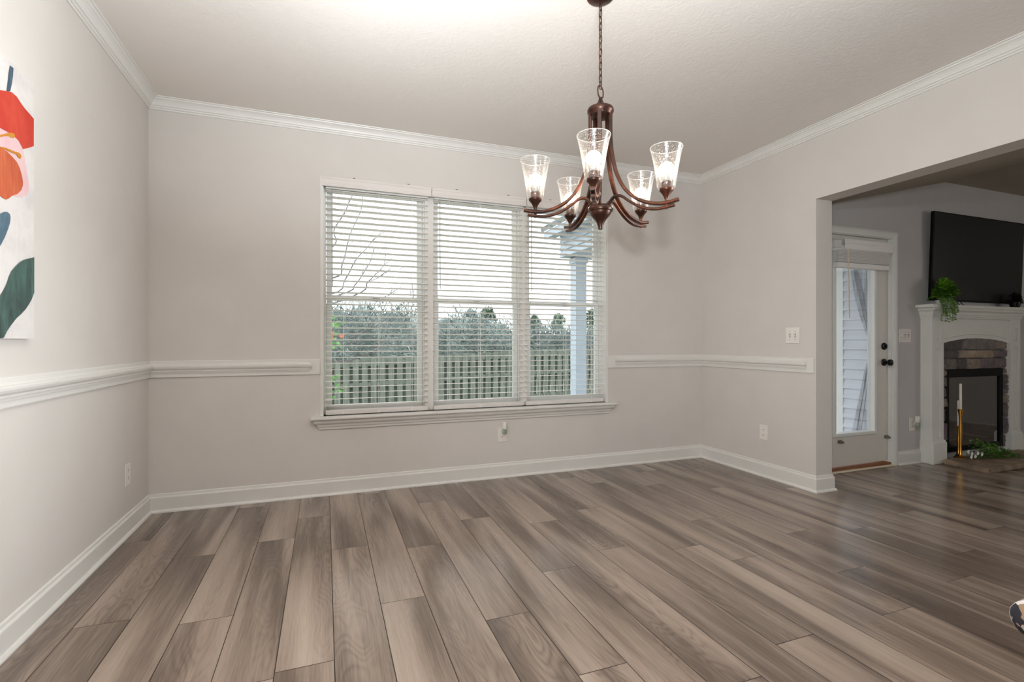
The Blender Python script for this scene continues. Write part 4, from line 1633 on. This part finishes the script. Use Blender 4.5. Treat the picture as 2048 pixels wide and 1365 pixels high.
# leafless tree close to the left window
root = thing('bare_tree', (-1.35, 7.2, GZ), 'leafless tree with thin grey branches outside the left window', 'tree')
TB = Vector((-1.35, 7.2, GZ))
make('trunk', MB().tube([TB, TB + Vector((.05, 0, .9)), TB + Vector((.15, 0, 1.8)), TB + Vector((.18, .05, 2.9)), TB + Vector((.12, .1, 4.2))], [.07, .06, .05, .035, .012], 10), M['bark'], root, True)
rb = random.Random(14)
main = [[(600, 590), (660, 558), (684, 530), (700, 470), (722, 420), (727, 375)],
        [(590, 640), (660, 590), (690, 560), (712, 520), (735, 495), (752, 470)],
        [(590, 660), (680, 590), (710, 570), (728, 545), (742, 520), (748, 495)],
        [(600, 680), (705, 593), (735, 565), (750, 550), (768, 530), (772, 500)],
        [(735, 565), (752, 558), (762, 553), (775, 545)],
        [(600, 560), (655, 500), (668, 460), (690, 425), (700, 400)],
        [(600, 700), (680, 690), (720, 670), (770, 640), (800, 610)],
        [(600, 715), (670, 722), (710, 718), (745, 700), (770, 680)],
        [(600, 690), (690, 670), (740, 660), (790, 640), (812, 630)],
        [(740, 600), (775, 592), (783, 583)],
        [(800, 620), (824, 600), (828, 585)]]
for br_ in main:
    Y = 7.2 + rb.uniform(-.3, .4)
    pts = [on_y(px_, py_, Y) for px_, py_ in br_]
    if br_[0][0] < 640:
        pts[0] = TB + Vector((.12 if pts[0].z < GZ + 2.5 else .17, .03, min(max(pts[0].z - GZ, .5), 3.6)))
    sp = spline(pts, 5)
    n = len(sp)
    r0 = .014 if len(br_) > 4 else .007
    mb = MB().tube(sp, [r0 * (1 - .8 * i / n) for i in range(n)], 6)
    for k in range(10):
        i = rb.randrange(n // 3, n)
        p = sp[i]
        d = (sp[min(i + 1, n - 1)] - sp[i - 1]).normalized() + rdir(rb, -.3, .8) * .7
        d.y *= .4
        L = rb.uniform(.15, .45)
        mb.tube([p, p + d * L * .5 + Vector((0, 0, .02)), p + d * L + Vector((0, 0, .07))], [.003, .0022, .001], 4)
    make('branch', mb, M['bark'], root, True)

# flowering shrub close to the left edge of the left window
sb = on_y(652, 660, 6.0)
root = thing('flowering_shrub', (sb.x - .15, 6.0, GZ), 'light green shrub with salmon blossoms at the left window edge', 'shrub')
mb = MB()
for q in range(8):
    blob(mb, (sb.x - .12 + rt.uniform(-.15, .14), 6.0 + rt.uniform(-.2, .2), 1.12 - .18 * q + .16), .2, .2, .16, 60, .07, .04, rt)
make('foliage', mb, M['shrub'], root, normals=False)
make('stems', MB().tube([(sb.x - .2, 6.0, GZ), (sb.x - .18, 6.0, .3), (sb.x - .2, 6.0, 1.1)], [.02, .015, .005], 6), M['bark'], root, True)
for px_, py_ in ((664, 668), (662, 677), (683, 672)):
    p = on_y(px_, py_, 5.8)
    mb = MB()
    for q in range(6):
        a = 2 * PI * q / 6
        mb.leaf(p, Vector((math.cos(a), -.4, math.sin(a))), Vector((0, -1, .3)), .03, .03)
    make('blossom', mb, M['redflower'], root, normals=False)
